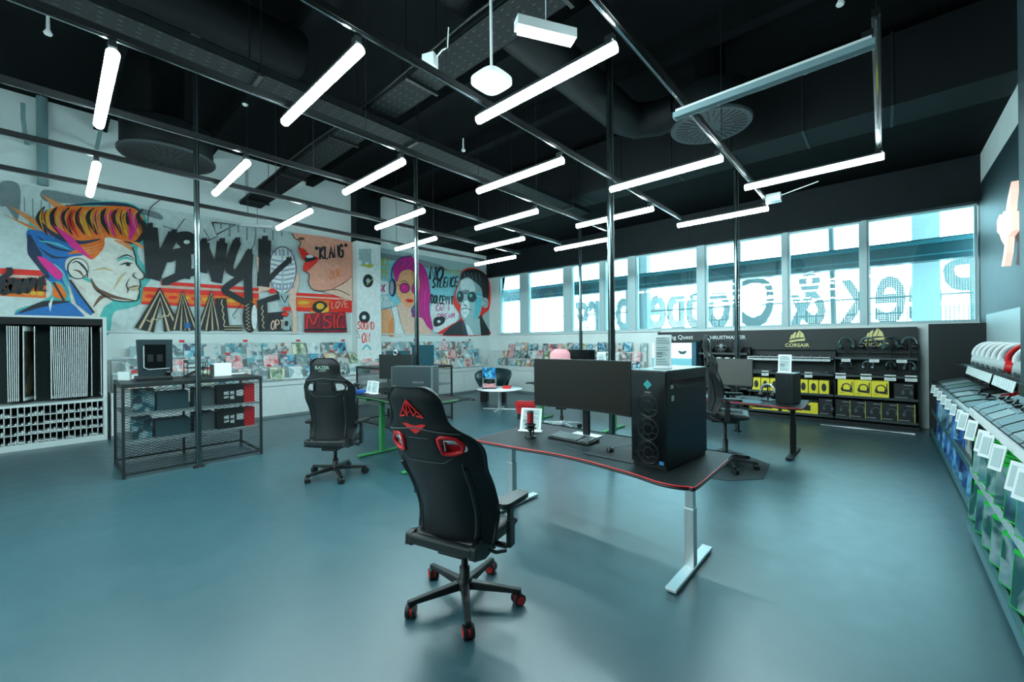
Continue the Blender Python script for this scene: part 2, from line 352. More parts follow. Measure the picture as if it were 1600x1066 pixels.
# round ducts and swirl diffusers
DUCT = mat('black_spiral_duct', (0.002, 0.0035, 0.004), 0.6, spec=.12)
def spiral_duct(label, pts, r):
    t = thing('round_duct', label, 'duct', pts[0]); p0 = Vector(pts[0])
    pts = [Vector(p) - p0 for p in pts]; dense = []
    for a, b in zip(pts, pts[1:]):
        n = max(2, int((b-a).length / .15))
        dense += [a.lerp(b, i/n) for i in range(n)]
    dense.append(pts[-1])
    MB().tube(dense, [r*(1.0 if i % 2 else .985) for i in range(len(dense))], 20).build('duct_shell', DUCT, t)
def swirl(label, x, y, z, r, ztop):
    t = thing('ceiling_diffuser', label, 'air diffuser', (x, y, z))
    MB().lathe([(r*.98, .02), (r, .03), (r, .42), (r*.96, .45), (.2, .46), (.2, ztop-z)], 36).build('plenum_box', DUCT, t)
    MB().lathe([(r*1.03, -.01), (r*1.06, .01), (r*1.06, .03), (r*.98, .035)], 36).lathe([(.0001, -.012), (r*1.03, -.01)], 36).build('face_plate', mat('grille_face', (.022,.030,.032), .6, spec=.2), t)
    m = MB()
    for k in range(32):
        a = 2*pi*k/32; r0 = .16 if k % 2 else .3
        R = Matrix.Rotation(a, 3, 'Z') @ Matrix.Rotation(.0, 3, 'X')
        m.cb((cos(a)*(r0+r*.92)/2, sin(a)*(r0+r*.92)/2, -.014), (r*.92-r0, .022, .006), 0, R)
    m.build('swirl_slots', mat('slot_black', (.002,.003,.003), .8), t)
swirl('round black swirl diffuser at upper left against the white wall', -8.0, 1.17, 4.5, .55, ZC)
swirl('round black swirl diffuser at upper right behind the unlit tube light', -1.8, 6.25, 4.72, .5, ZC)
spiral_duct('large black round duct running back and turning to the right-hand diffuser', [(-3.0,-2,5.2),(-3.0,6.0,5.2),(-2.9,6.25,5.2),(-2.6,6.4,5.2),(-2.32,6.4,5.2)], .26)
spiral_duct('large black round duct at top left above the tube lights', [(-5.72,-3,5.5),(-5.72,2.2,5.5)], .28)
t = thing('air_duct', 'black rectangular duct running across the ceiling in front of the windows', 'duct', (XL, 8.35, 4.86))
MB().box(.02, XR-XL-.02, -.75, 0, -.02, .95).build('duct_casing', mat('black_duct_sheet', (.003,.0045,.005), .6, spec=.15), t)
for x in range(1, 12): MB().box(x, x+.03, -.77, 0, -.03, .97).build('flange', BLKM, t)
# joists
for k, y in enumerate((-1.5, .6, 2.2, 4.4, 6.0)):
    tag(MB().box(0, XR-XL, -.09, .09, 0, .28).build('ceiling_beam', CEIL, loc=(XL, y, ZC-.28)), 'black ceiling beam, %s from the viewer' % ORD[k], 'beam', 'black ceiling beams')
# poles
def pole(x, y, z1, label, r=.034):
    t = thing('floor_pole', label, 'pole', (x, y, 0), group='floor to ceiling cable poles')
    MB().cyl((0,0,0), (0,0,z1), r, 14).build('pole_tube', mat('dark_pole_metal', (.09,.125,.13), .2, .95), t)
    MB().lathe([(.07,0),(.07,.012),(.04,.02)], 16).build('foot_flange', BLKM, t)
    MB().box(-.05,.05,-.05,.05,z1-.1,z1+.02).cyl((-.07,0,z1-.05),(.09,0,z1-.05),.012,8).build('top_clamp', SILV, t)
    MB().cyl((.05,0,.75),(.05,0,z1-.1),.010,6).build('cable_run', BLK, t)
pole(-7.1+.045, 1.33, 5.95, 'dark floor-to-ceiling pole fixed to the mesh display table')
pole(-5.93, 4.15, 5.2, 'dark pole rising behind the black and red gaming chair')
pole(-2.74, 5.05, 5.7, 'tall pole behind the ultrawide monitor, thickest in view', .04)
pole(-2.01, 8.43, 5.0, 'dark pole standing behind the right-hand desk monitor')
pole(-5.77, 9.03, 5.0, 'thin distant pole in front of the windows, left of the thickest one')
# small ceiling devices
t = thing('access_point', 'white rounded wireless access point hanging by a rod', 'access point', onZ(768,127,4.0))
s_ = .155
pts = [(s_*math.copysign(abs(cos(a))**.55, cos(a)), s_*math.copysign(abs(sin(a))**.55, sin(a))) for a in [2*pi*i/32 for i in range(32)]]
m = MB(); m.prism(pts, -.02, .02); m.build('body', WHTP, t, bevel=.012)
MB().cyl((0,0,.02),(0,0,ZC-4.0),.012,8).build('rod', WHTP, t)
p = onZ(853,60,4.2); t = thing('emergency_light', 'small lit box-shaped emergency light hanging right of the access point', 'emergency light', p, radians(60))
MB().box(-.26,.26,-.05,.05,.03,.11).build('housing', WHTP, t); MB().box(-.24,.24,-.035,.035,0,.03).build('diffuser', mat('emergency_lens', (.9,1,1), .3, emit=(.85,1,1), es=8), t); MB().cyl((0,0,.11),(0,0,.6),.004,5).build('wire', WHTP, t)
p = onZ(672,97,4.6); t = thing('junction_box', 'small pale junction box under the ceiling tray', 'junction box', p, .4)
MB().box(-.07,.07,-.05,.05,-.07,.07).build('box_body', WHTP, t, bevel=.008); MB().tube([(.07,0,.03),(.14,0,.09),(.2,0,.1),(.22,0,.3)], .008, 6).build('cable', WHTP, t)
p = Vector((-10.2,3.0,4.25)); t = thing('emergency_light', 'flat unlit emergency light under the tray end by the mural', 'emergency light', p, radians(60))
MB().box(-.3,.3,-.06,.06,0,.05).build('housing', WHTP, t, bevel=.01); MB().cyl((0,0,.05),(0,0,.56),.005,5).build('wire', BLK, t)
p = onY(1148,240,8.0); t = thing('junction_box', 'small silver box on the track near the right-hand pole', 'junction box', (-1.11,6.65,TRK-.02), 0)
MB().box(-.09,.09,-.05,.05,-.06,.06).build('box_body', SILV, t, bevel=.006); MB().tube([(.09,0,.02),(.3,0,.06),(.5,0,.1)], .006, 5).build('cable', WHTP, t)
for i, (px, py) in enumerate(((443,97),(75,52),(383,163),(724,235),(1313,6))):
    tag(MB().lathe([(.035,-.02),(.045,0),(.02,.05),(.015,.25)], 12).build('smoke_detector', WHTP, loc=onZ(px,py,5.72)), ['tiny white sensor right of the steep tube light','tiny white sensor near the top left corner','tiny white sensor left of centre below the duct','tiny white sensor near the tray crossing','tiny white sensor at upper right'][i], 'sensor', 'white ceiling sensors')
# strut pipes at the far left on the white wall
STR = mat('galvanised_strut', (0.22, 0.36, 0.37), 0.5, 0.4)
tag(MB().cyl((0,0,0),(0,0,1.55),.07,14).build('wall_pipe', STR, loc=(XL+.1, -.12, 4.48)), 'grey vertical pipe on the white wall above the mural corner', 'pipe')
for i,(y,z) in enumerate(((-.9,4.75),(-.3,5.15),(.55,5.35))):
    t = thing('strut_bracket', ['lowest','middle','highest'][i]+' grey strut bracket on the white wall at far left', 'bracket', (XL, y, z), group='grey strut brackets')
    MB().box(0,1.2,-.025,.025,0,.05).build('arm', STR, t); MB().box(1.15,1.2,-.025,.025,.05,.25).build('drop_rod', STR, t)
# lit sign shape on the right wall
gl = [(1586,283),(1580,310),(1577,330),(1573,330),(1572,335),(1567,335),(1563,345),(1563,362),(1567,366),(1570,375),(1575,383),(1573,400),(1570,416),(1574,416),(1578,395),(1580,370),(1588,360),(1588,330),(1583,335),(1584,318),(1586,300)]
pts = [onX(a, b, 1.2) for a, b in gl]
m = MB(); m.M = Matrix(((0,0,1,0),(1,0,0,0),(0,1,0,0),(0,0,0,1)))
m.prism([(q.y-8.7, q.z-3.2) for q in pts], -.03, .03)
tag(m.build('wall_sign', mat('coral_lit_sign', (.9,.5,.42), .4, emit=(1,.62,.52), es=.8), loc=(1.2, 8.7, 3.2)), 'glowing coral jagged sign high on the dark right wall', 'sign')
# ================================================================ OUTSIDE THE WINDOWS
t = thing('reflection_band', 'teal horizontal band outside standing in for the ceiling reflected in the glass', 'reflection band', (-5, 12.0, 3.28))  # opaque teal solid imitates the dark ceiling reflected in the panes, no real beam
REFB = mat('teal_reflection', (0.002, 0.035, 0.045), 0.35)
m = MB().box(-8, 7.2, 0, .3, .0, .45); m.build('band_body', REFB, t)
MB().box(-8, 7.2, -.03, 0, .34, .42).box(-8,7.2,-.02,0,.1,.13).build('band_strips', mat('reflection_strip', (.02,.10,.12), .3), t)
OUTW = mat('pale_outside_metal', (0.14, 0.18, 0.185), 0.5)
LETM = perf_mat('perforated_letter_sheet', (0.10, 0.14, 0.145), 22, .58)
t = thing('rooftop_sign', 'large mirrored lettering standing outside seen from behind through the windows', 'rooftop sign', (-.0, 14.5, 2.12))
m = MB(); m.M = facing((0,0,0), (-1,0,0), (0,0,1)); m.text('Peek & Cloppenburg', 1.95, 0, .12, 'LEFT', ay='BOTTOM_BASELINE', bold=.035); 
lt = m; lt.M = Matrix.Identity(4)
m.v = [Vector((v.x, v.y, v.z*1.28 if v.z < .95 else 1.216+(v.z-.95)*.6)) for v in m.v]
xs_ = [v.x for v in m.v]; sx = 11.2/(max(xs_)-min(xs_)); x_r = max(xs_)
m.v = [Vector(((v.x-x_r)*sx + 1.72, v.y, v.z)) for v in m.v]
m.build('letters', LETM, t)
MB().box(-10.3,2.6,.1,.15,-.05,0).box(-10.3,2.6,.1,.15,.62,.66).build('support_rails', OUTW, t)
for i, x in enumerate((-9.2,-6.1,-3.2,-.9,1.75)):
    tag(MB().cyl((0,0,-1.5),(.12*(-1)**i,0,6),.06,10).build('outside_mast', mat('hazy_mast', (.06,.09,.095), .5), loc=(x, 13.4, 1)), 'slender %s outdoor mast behind the windows, counted from the left' % ORD[i], 'mast', 'outdoor masts')
tag(MB().box(-.22,.22,0,.3,-1,7).build('outside_column', mat('white_outside_column', (.22,.27,.28), .6), loc=(.72,13.0,0)), 'wide white column outside the right-hand window', 'column')
tag(MB().box(-.2,.2,0,.3,-1,7).build('outside_column', MATS['white_outside_column'], loc=(-6.2,13.6,0)), 'pale column outside behind the middle windows', 'column')
tag(MB().box(0,9,0,.03,0,1.15).build('outside_fence', perf_mat('white_mesh_fence', (.10,.14,.15), 14, .18), loc=(-4.5,13.8,1.3)), 'pale mesh fence outside along the bottom of the windows', 'fence')
tag(MB().box(-16,12,0,14,-.2,0).build('terrace_ground', mat('pale_terrace', (.25,.29,.29), .8), loc=(-4,11.15,0)), 'pale terrace outside the windows', 'terrace')
# ================================================================ MURALS (flat paint on the wall planes)
PAL = dict(ground=(.60,.70,.68), white=(.78,.83,.81), skin=(.76,.75,.67), teal=(.08,.50,.46), orange=(.92,.18,.012), red=(.88,.02,.008), dark=(.012,.016,.02),
           yel=(.85,.45,.03), pink=(.85,.02,.28), blue=(.01,.16,.48), navy=(.012,.03,.08), brown=(.16,.08,.04), lilac=(.34,.37,.48), tan=(.62,.48,.28), flesh=(.84,.36,.25),
           flesh2=(.84,.55,.42), grey=(.20,.26,.27), crimson=(.30,.006,.03), cyan=(.12,.50,.58), mag=(.62,.01,.25), peach=(.90,.42,.20), pgrey=(.36,.50,.50), purple=(.12,.06,.22), peach2=(.86,.30,.10), lime=(.55,.55,.12), ltblue=(.25,.62,.70))
PK = list(PAL)
PM = [mat('mural_paint_' + k, v, .55, noise=.10, nscale=14) for k, v in PAL.items()]
def smooth_pts(pts, closed=True, n=5):
    k = len(pts); out = []
    rng = range(k if closed else k-1)
    for i in rng:
        g = (lambda j: pts[j % k]) if closed else (lambda j: pts[max(0, min(k-1, j))])
        p0, p1, p2, p3 = g(i-1), g(i), g(i+1), g(i+2)
        for t in range(n):
            u = t/n
            out.append(tuple(.5*((2*p1[q])+(-p0[q]+p2[q])*u+(2*p0[q]-5*p1[q]+4*p2[q]-p3[q])*u*u+(-p0[q]+3*p1[q]-3*p2[q]+p3[q])*u**3) for q in (0,1)))
    if not closed: out.append(tuple(pts[-1]))
    return out
class Paint:
    """paint layers on the plane x = X; crop = (ox, oy, scale) of the survey picture the outline was read from"""
    def __init__(s, X): s.X = X; s.mb = MB(); s.n = 0; s.crop = (0, 0, 1)
    def w(s, p):
        ox, oy, k = s.crop; q = onX(ox + p[0]/k, oy + p[1]/k, s.X); return (q.y, q.z)
    def _poly(s, wp, c):
        s.n += 1; x = s.X + .001 + s.n * .00025
        n = len(wp); ar = sum(wp[i][0]*wp[(i+1) % n][1]-wp[(i+1) % n][0]*wp[i][1] for i in range(n))
        if ar < 0: wp = wp[::-1]
        s.mb.add([(x, y, z) for y, z in wp], [tuple(range(n))], PK.index(c))
    def poly(s, pts, c, sm=True):
        s._poly([s.w(p) for p in (smooth_pts(pts) if sm else pts)], c)
    def ell(s, cx, cy, rx, ry, c, n=28):
        s._poly([s.w((cx+rx*cos(2*pi*i/n), cy+ry*sin(2*pi*i/n))) for i in range(n)], c)
    def strokew(s, wp, wid, c, taper=False):
        k = len(wp); s.n += 1; x = s.X + .001 + s.n*.00025; vs = []
        for i, p in enumerate(wp):
            a = wp[max(0,i-1)]; b = wp[min(k-1,i+1)]; dy, dz = b[0]-a[0], b[1]-a[1]; L = math.hypot(dy,dz) or 1
            h = wid/2 * ((1-abs(2*i/(k-1)-1)*.85) if taper else 1)
            vs += [(x, p[0]+dz/L*h, p[1]-dy/L*h), (x, p[0]-dz/L*h, p[1]+dy/L*h)]
        s.mb.add(vs, [(2*i, 2*i+2, 2*i+3, 2*i+1) for i in range(k-1)], PK.index(c))
    def stroke(s, pts, wid, c, sm=True, taper=False):
        pts = smooth_pts(pts, False, 6) if (sm and len(pts) > 2) else pts
        if len(pts) == 2 and taper: pts = [tuple(pts[0][q]+(pts[1][q]-pts[0][q])*i/6 for q in (0,1)) for i in range(7)]
        s.strokew([s.w(p) for p in pts], wid, c, taper)
    def zig(s, p0, p1, n, amp, wid, c):
        pts = []
        dx, dy = p1[0]-p0[0], p1[1]-p0[1]; L = math.hypot(dx, dy)
        for i in range(n+1):
            t = i/n; o = amp*(1 if i % 2 else -1); pts.append((p0[0]+dx*t - dy/L*o, p0[1]+dy*t + dx/L*o))
        s.stroke(pts, wid, c, sm=False)
    def word(s, txt, x0, y0, x1, y1, h, wid, c, slant=0):
        """hand lettering between two base points, h = letter height (picture units)"""
        n = len(txt)
        for i, ch in enumerate(txt):
            for ln in STROKES.get(ch.upper(), []):
                pts = []
                for (u, v) in ln:
                    t = (i + .1 + u*.8)/n
                    pts.append((x0+(x1-x0)*t + slant*v*h, y0+(y1-y0)*t - v*h))
                s.stroke(pts, wid, c, sm=len(pts) > 4)
    def done(s, name, label, cat='mural'):
        o = s.mb.build(name, PM, loc=(0,0,0)); return tag(o, label, cat)
STROKES = {'A':[[(0,0),(.5,1),(1,0)],[(.2,.4),(.85,.4)]],'B':[[(0,0),(0,1),(.7,.95),(.75,.6),(.05,.5),(.9,.4),(.85,.05),(0,0)]],'C':[[(1,.85),(.5,1),(.05,.6),(.1,.15),(.5,0),(1,.1)]],
 'D':[[(0,0),(.05,1),(.7,.9),(.95,.5),(.7,.1),(0,0)]],'E':[[(1,1),(.1,1),(.1,0),(1,0)],[(.1,.5),(.8,.5)]],'G':[[(1,.8),(.5,1),(.05,.6),(.1,.15),(.5,0),(.95,.1),(.95,.5),(.5,.5)]],
 'I':[[(.5,0),(.5,1)]],'K':[[(.1,0),(.1,1)],[(1,1),(.15,.5),(1,0)]],'L':[[(.1,1),(.1,0),(.9,0)]],'M':[[(0,0),(.1,1),(.5,.3),(.9,1),(1,0)]],'N':[[(.05,0),(.1,1),(.9,0),(.95,1)]],
 'O':[[(.5,1),(.05,.6),(.1,.1),(.55,0),(.95,.4),(.9,.85),(.5,1)]],'R':[[(0,0),(.05,1),(.8,.9),(.8,.6),(.1,.5),(.95,0)]],'S':[[(.95,.85),(.5,1),(.1,.75),(.5,.5),(.9,.25),(.5,0),(.05,.15)]],
 'T':[[(0,1),(1,1)],[(.5,1),(.5,0)]],'U':[[(.05,1),(.1,.1),(.5,0),(.9,.1),(.95,1)]],'V':[[(0,1),(.5,0),(1,1)]],'Y':[[(0,1),(.5,.5)],[(1,1),(.3,0)]],'H':[[(.05,0),(.05,1)],[(.95,0),(.95,1)],[(.05,.5),(.95,.5)]],
 '"':[[(.35,1.05),(.35,.8)],[(.65,1.05),(.65,.8)]],'P':[[(.05,0),(.05,1),(.8,.95),(.85,.6),(.05,.5)]],'W':[[(0,1),(.25,0),(.5,.7),(.75,0),(1,1)]],' ':[],'X':[[(0,0),(1,1)],[(0,1),(1,0)]]}
# ---- long left mural
P = Paint(XL); P.crop = (0, 0, 1)
P._poly([(-2.2,1.965),(5.47,1.965),(5.47,4.47),(-2.2,4.47)], 'ground')
P.crop = (0, 260, 3.9475)
P.poly([(270,145),(480,180),(700,230),(960,280),(990,330),(760,260),(520,235),(280,215)], 'grey')
P.poly([(0,100),(120,120),(110,330),(40,250),(0,240)], 'grey')
for i in range(9): P.stroke([(150+i*52, 190+i*9), (152+i*52, 280+(i*37)%90)], .012, 'grey', sm=False)
# stripes
for y0, y1, c in ((628,665,'red'),(668,680,'flesh2'),(682,725,'red'),(720,800,'orange')):
    P.poly([(0,y0),(285,y0+16),(285,y1+14),(0,y1)], c, sm=False)
for k in range(6): P.ell(25+45*k, 765+4*k, 22, 14, 'yel')
P.poly([(255,285),(420,240),(640,215),(820,235),(905,330),(905,470),(850,500),(860,570),(915,650),(925,700),(885,760),(872,840),(800,875),(700,905),(640,1060),(300,1060),(90,910),(240,840),(330,780),(300,690),(170,400)], 'teal')
P.crop = (0, 260, 3.9475)
P.poly([(20,295),(210,375),(300,440),(225,400)], 'orange', False); P.poly([(40,232),(230,330),(270,400),(190,350)], 'peach2', False); P.poly([(255,172),(400,245),(350,270)], 'peach2', False)
P.poly([(30,300),(190,385),(280,430)], 'yel', False)
# blue hair behind
P.poly([(165,400),(300,410),(420,450),(520,540),(430,600),(420,690),(480,760),(575,890),(470,850),(380,720),(290,700),(205,550)], 'blue')
P.stroke([(180,420),(215,540),(300,690)], .16, 'navy', taper=True); P.stroke([(230,430),(330,500),(470,530)], .05, 'navy', taper=True); P.stroke([(240,500),(330,560),(420,560)], .05, 'navy', taper=True)
P.stroke([(240,460),(350,480),(440,520)], .05, 'cyan', taper=True); P.stroke([(330,600),(380,650),(450,800),(560,890)], .06, 'cyan', taper=True)
P.poly([(230,560),(290,575),(385,660),(360,700),(290,640)], 'pink')
# neck, face
P.poly([(430,690),(560,720),(690,820),(640,870),(590,960),(480,960),(440,840)], 'skin')
P.poly([(545,540),(600,470),(660,440),(760,455),(815,500),(832,560),(838,600),(885,668),(880,690),(862,700),(862,730),(856,752),(858,775),(846,800),(835,828),(760,835),(690,820),(600,760),(545,690),(420,650),(402,600),(430,562)], 'skin')
P.stroke([(560,690),(600,760),(700,805),(830,828)], .09, 'brown', taper=True); P.stroke([(575,870),(640,800),(760,820)], .07, 'brown', taper=True); P.stroke([(570,645),(640,630),(700,650)], .05, 'tan', taper=True); P.stroke([(700,760),(740,690),(780,650)], .05, 'tan', taper=True)
P.poly([(700,455),(790,470),(815,520),(760,490)], 'peach2')
# orange quiff
P.poly([(225,330),(270,285),(380,245),(560,248),(760,245),(850,275),(890,350),(880,430),(850,465),(800,470),(720,450),(650,440),(640,500),(570,575),(500,540),(420,540),(480,500),(420,450),(300,420),(235,380)], 'orange')
for i in range(17):
    x = 250+38*i; y0 = 265+(8 if i % 2 else -6)
    P.stroke([(x+25, y0-10+i), (x-8, y0+45), (x+5+i, y0+105), (x+45, y0+165)], .085, ('dark','yel','dark','peach2','dark','pink' if i>10 else 'red')[i % 6], taper=True)
P.stroke([(780,262),(820,330),(815,400),(800,455)], .13, 'pink', taper=True)
P.stroke([(240,330),(330,420),(480,470),(620,450)], .10, 'navy', taper=True); P.stroke([(400,245),(600,232),(800,245),(890,300)], .07, 'navy', taper=True); P.stroke([(885,330),(895,400),(840,470),(760,465)], .08, 'dark', taper=True)
for i in range(24): P.stroke([(262+26*i, 262+(i*13)%9), (248+26*i, 320), (270+26*i, 400)], .022, ('yel','crimson','peach2','dark')[i % 4], taper=True)
for k in range(6): P.stroke([(430+20*k,470+10*k),(530,500+8*k),(640,460+12*k)], .03, 'peach2' if k % 2 else 'orange', taper=True)
P.poly([(325,360),(440,432),(572,578),(440,500)], 'pink', False)
P.poly([(800,465),(850,470),(930,530),(860,500)], 'peach2', False)
# ear, eye, nose, mouth
P.ell(480,632,66,66,'dark'); P.ell(482,632,60,60,'skin'); P.stroke([(440,600),(480,590),(530,640),(540,690)], .035, 'dark', taper=True); P.stroke([(450,640),(490,650),(520,690)], .04, 'brown', taper=True)
P.stroke([(720,590),(770,565),(830,585)], .05, 'teal', taper=True); P.stroke([(715,575),(780,548),(830,575)], .03, 'dark', taper=True); P.stroke([(735,610),(780,598),(820,600)], .035, 'dark', taper=True); P.ell(790,608,14,9,'dark')
P.stroke([(870,700),(835,690),(820,670),(835,655)], .025, 'dark', taper=True); P.stroke([(790,750),(825,742),(862,735)], .035, 'brown', taper=True); P.stroke([(782,742),(790,760),(782,785)], .02, 'dark', taper=True); P.poly([(800,752),(860,742),(852,762),(815,768)], 'tan')
P.stroke([(815,500),(835,560),(842,605),(888,668),(880,695),(862,702),(866,738),(856,755),(860,780),(836,830),(700,826),(600,765)], .02, 'dark')
P.stroke([(800,690),(780,730),(790,770)], .018, 'dark', taper=True)
# collar, shirt
P.poly([(330,715),(375,730),(412,790),(395,830),(325,800)], 'orange', False); P.stroke([(330,715),(395,830)], .03, 'dark', sm=False)
P.poly([(430,690),(490,740),(540,775),(500,750)], 'pink', False)
P.poly([(80,960),(120,895),(270,845),(400,830),(480,880),(500,960)], 'blue'); P.stroke([(120,905),(270,850),(430,835)], .10, 'dark', taper=True); P.poly([(420,700),(470,760),(580,900),(560,920),(470,850)], 'blue', False)
P.stroke([(430,700),(500,800),(580,905)], .03, 'dark', sm=False)
P.poly([(300,850),(330,800),(310,900)], 'white', False)
P.word('GROOVE', 0, 790, 290, 765, 85, .05, 'dark', .2); P.stroke([(55,625),(60,660),(10,700),(5,770),(40,770)], .07, 'dark')
# ---- words and stripes, right half
P.crop = (200, 300, 4.444)
P.poly([(105,665),(900,712),(900,805),(90,775)], 'orange', False); P.poly([(230,620),(905,668),(905,690),(225,645)], 'red', False); P.poly([(105,660),(905,705),(905,740),(105,690)], 'red', False)
P.poly([(230,648),(905,692),(905,702),(230,660)], 'flesh2', False); P.poly([(95,760),(895,798),(890,812),(90,780)], 'red', False)
for k in range(9): P.ell(150+80*k, 725+4.5*k, 34, 13, 'yel' if k % 2 else 'red')
P.poly([(1165,700),(1548,722),(1548,838),(1165,828)], 'red', False); P.poly([(1165,722),(1548,742),(1548,752),(1165,732)], 'flesh2', False); P.poly([(1170,740),(1400,755),(1380,815),(1170,800)], 'orange', False); P.ell(1215,770,40,12,'yel')
def brush(pts, w_, c='dark', sm=True):
    P.stroke(pts, w_, c, sm)
    x, y = pts[0]
    for k in range(4): P.stroke([(x-14+9*k, y-22-7*(k % 2)), (x-14+9*k, y+20)], .035, c, sm=False)
brush([(150,245),(165,420),(178,605)], .24); brush([(318,290),(250,430),(180,610)], .18)
brush([(380,410),(385,500),(375,600)], .26); brush([(285,470),(330,425),(470,405)], .16); brush([(255,630),(340,590),(470,555)], .15)
P.stroke([(340,350),(360,310),(420,305),(455,340),(420,370),(360,365)], .16, 'dark'); P.ell(395,345,60,45,'dark'); P.ell(405,350,22,14,'white')
brush([(525,350),(520,460),(505,560)], .20); brush([(520,360),(565,480),(610,620)], .17); brush([(650,350),(635,480),(610,630)], .20)
brush([(755,345),(715,450),(700,540),(760,570),(810,540)], .17); brush([(840,425),(800,500),(760,560)], .16); brush([(838,430),(828,600),(835,760)], .17)
P.stroke([(825,560),(740,620),(670,680),(740,730),(850,790)], .14, 'dark')
brush([(945,335),(942,500),(935,660)], .27); brush([(1100,490),(1030,540),(935,640)], .15)
def outlined(pts, w_, z=True, sm=False):
    P.stroke(pts, w_, 'dark', sm); P.stroke(pts, w_*.62, 'tan', sm); P.stroke(pts, w_*.36, 'dark', sm)
outlined([(110,960),(220,715),(310,960)], .30); P.zig((130,900),(290,850),8,10,.025,'tan'); outlined([(340,960),(375,720),(445,960)], .22)
outlined([(515,960),(575,720),(605,960)], .24); P.stroke([(640,740),(665,960)], .20, 'dark', sm=False); P.zig((645,750),(668,950),8,5,.02,'tan'); outlined([(665,945),(790,945)], .12)
P.ell(842,870,52,108,'dark'); P.ell(872,870,20,85,'white'); P.zig((822,780),(830,960),14,13,.018,'tan')
P.poly([(890,755),(1040,705),(1050,745),(960,770),(970,965),(900,968)], 'dark', False); P.zig((925,790),(935,950),8,7,.02,'tan'); P.poly([(960,840),(1090,830),(1130,965),(975,965)], 'dark', False)
P.word('OPTO', 985, 955, 1110, 950, 60, .025, 'flesh2'); P.ell(410,930,20,20,'blue')
P.stroke([(220,60),(150,120),(135,210)], .015, 'dark'); P.stroke([(240,240),(330,270),(370,215),(390,190)], .015, 'dark', sm=False)
P.stroke([(580,215),(740,230),(610,300),(580,215)], .03, 'dark', sm=False); P.stroke([(520,260),(560,330),(530,350),(620,310)], .015, 'dark', sm=False); P.stroke([(880,300),(870,370),(840,420)], .015, 'dark', sm=False); P.stroke([(790,770),(720,860),(740,880)], .015, 'dark', sm=False)
for i in range(8): P.stroke([(640+60*i, 215+9*i), (640+60*i, 260+(i*53)%80)], .03, 'grey', sm=False)
# hand and microphone
P.poly([(885,470),(900,455),(940,470),(1130,560),(1175,570),(1180,640),(1160,720),(1165,960),(1140,968),(1130,820),(1060,700),(940,690),(900,700),(905,620)], 'flesh2')
P.ell(1065,545,98,165,'dark'); P.ell(1065,545,92,158,'white')
for k in range(7): P.stroke([(985,470+32*k),(1065,485+32*k),(1150,470+32*k)], .045, 'lilac')
for k in range(6): P.stroke([(990+28*k,400),(992+28*k,445)], .04, 'lilac', sm=False); P.stroke([(1000+25*k,635),(1005+22*k,685)], .035, 'lilac', sm=False)
P.stroke([(1065,385),(1065,700)], .035, 'pgrey', sm=False); brush([(945,335),(942,500),(935,660)], .25); brush([(1110,480),(1030,550),(945,640)], .12)
P.poly([(1040,700),(1115,705),(1105,790),(1060,800)], 'pgrey', False); P.stroke([(1055,720),(1080,770),(1105,720)], .03, 'dark', sm=False)
P.ell(995,690,28,18,'red'); P.ell(1095,815,32,16,'red'); P.ell(1085,850,26,14,'red'); P.poly([(1070,870),(1115,870),(1115,960),(1070,960)], 'pgrey', False); P.ell(1092,915,14,20,'dark')
# profile with red lips
P.poly([(1135,288),(1340,310),(1548,352),(1548,760),(1500,720),(1420,680),(1340,690),(1270,680),(1245,610),(1250,570),(1215,550),(1205,520),(1230,490),(1175,410),(1190,350),(1150,320)], 'flesh', False)
P.poly([(1340,690),(1420,680),(1548,590),(1548,760)], 'flesh2', False); P.stroke([(1400,680),(1480,640),(1548,590)], .03, 'brown', taper=True)
P.stroke([(1135,290),(1150,325),(1190,350),(1175,400)], .02, 'dark'); P.stroke([(1215,550),(1250,575),(1245,640),(1280,682),(1340,690),(1440,680),(1530,720)], .02, 'dark'); P.ell(1195,328,24,10,'brown')
P.poly([(1178,392),(1215,400),(1250,435),(1318,462),(1300,480),(1225,488),(1190,440)], 'red'); P.poly([(1225,490),(1310,478),(1270,525),(1230,553),(1207,545),(1212,505)], 'red'); P.poly([(1225,450),(1255,440),(1300,468),(1225,490)], 'dark'); P.poly([(1228,448),(1255,440),(1280,455),(1240,462)], 'white')
P.word('"KLANG"', 1285, 475, 1520, 450, 85, .055, 'dark'); P.word('OOR', 1390, 610, 1470, 590, 55, .015, 'orange')
P.ell(1325,800,50,42,'dark'); P.ell(1325,795,28,22,'yel'); P.poly([(1255,820),(1320,850),(1385,790),(1385,830),(1300,870)], 'yel', False)
P.word('LOVE', 1400, 810, 1520, 800, 45, .02, 'flesh2')
P.poly([(1215,845),(1500,835),(1512,975),(1215,975)], 'crimson', False)
for a, b, t_ in ((1225,1340,'M'),(1320,1370,'U'),(1340,1420,'S'),(1410,1445,'I'),(1440,1500,'C')): P.word(t_, a, 960, b, 950, 100, .07, 'dark'); P.word(t_, a-4, 955, b-4, 945, 100, .045, 'crimson' if t_=='U' else 'red')
P.stroke([(1215,960),(1510,950)], .05, 'dark', sm=False)
o = P.done('wall_mural', 'long graffiti mural with orange-haired profile, VINYL lettering and red lips')
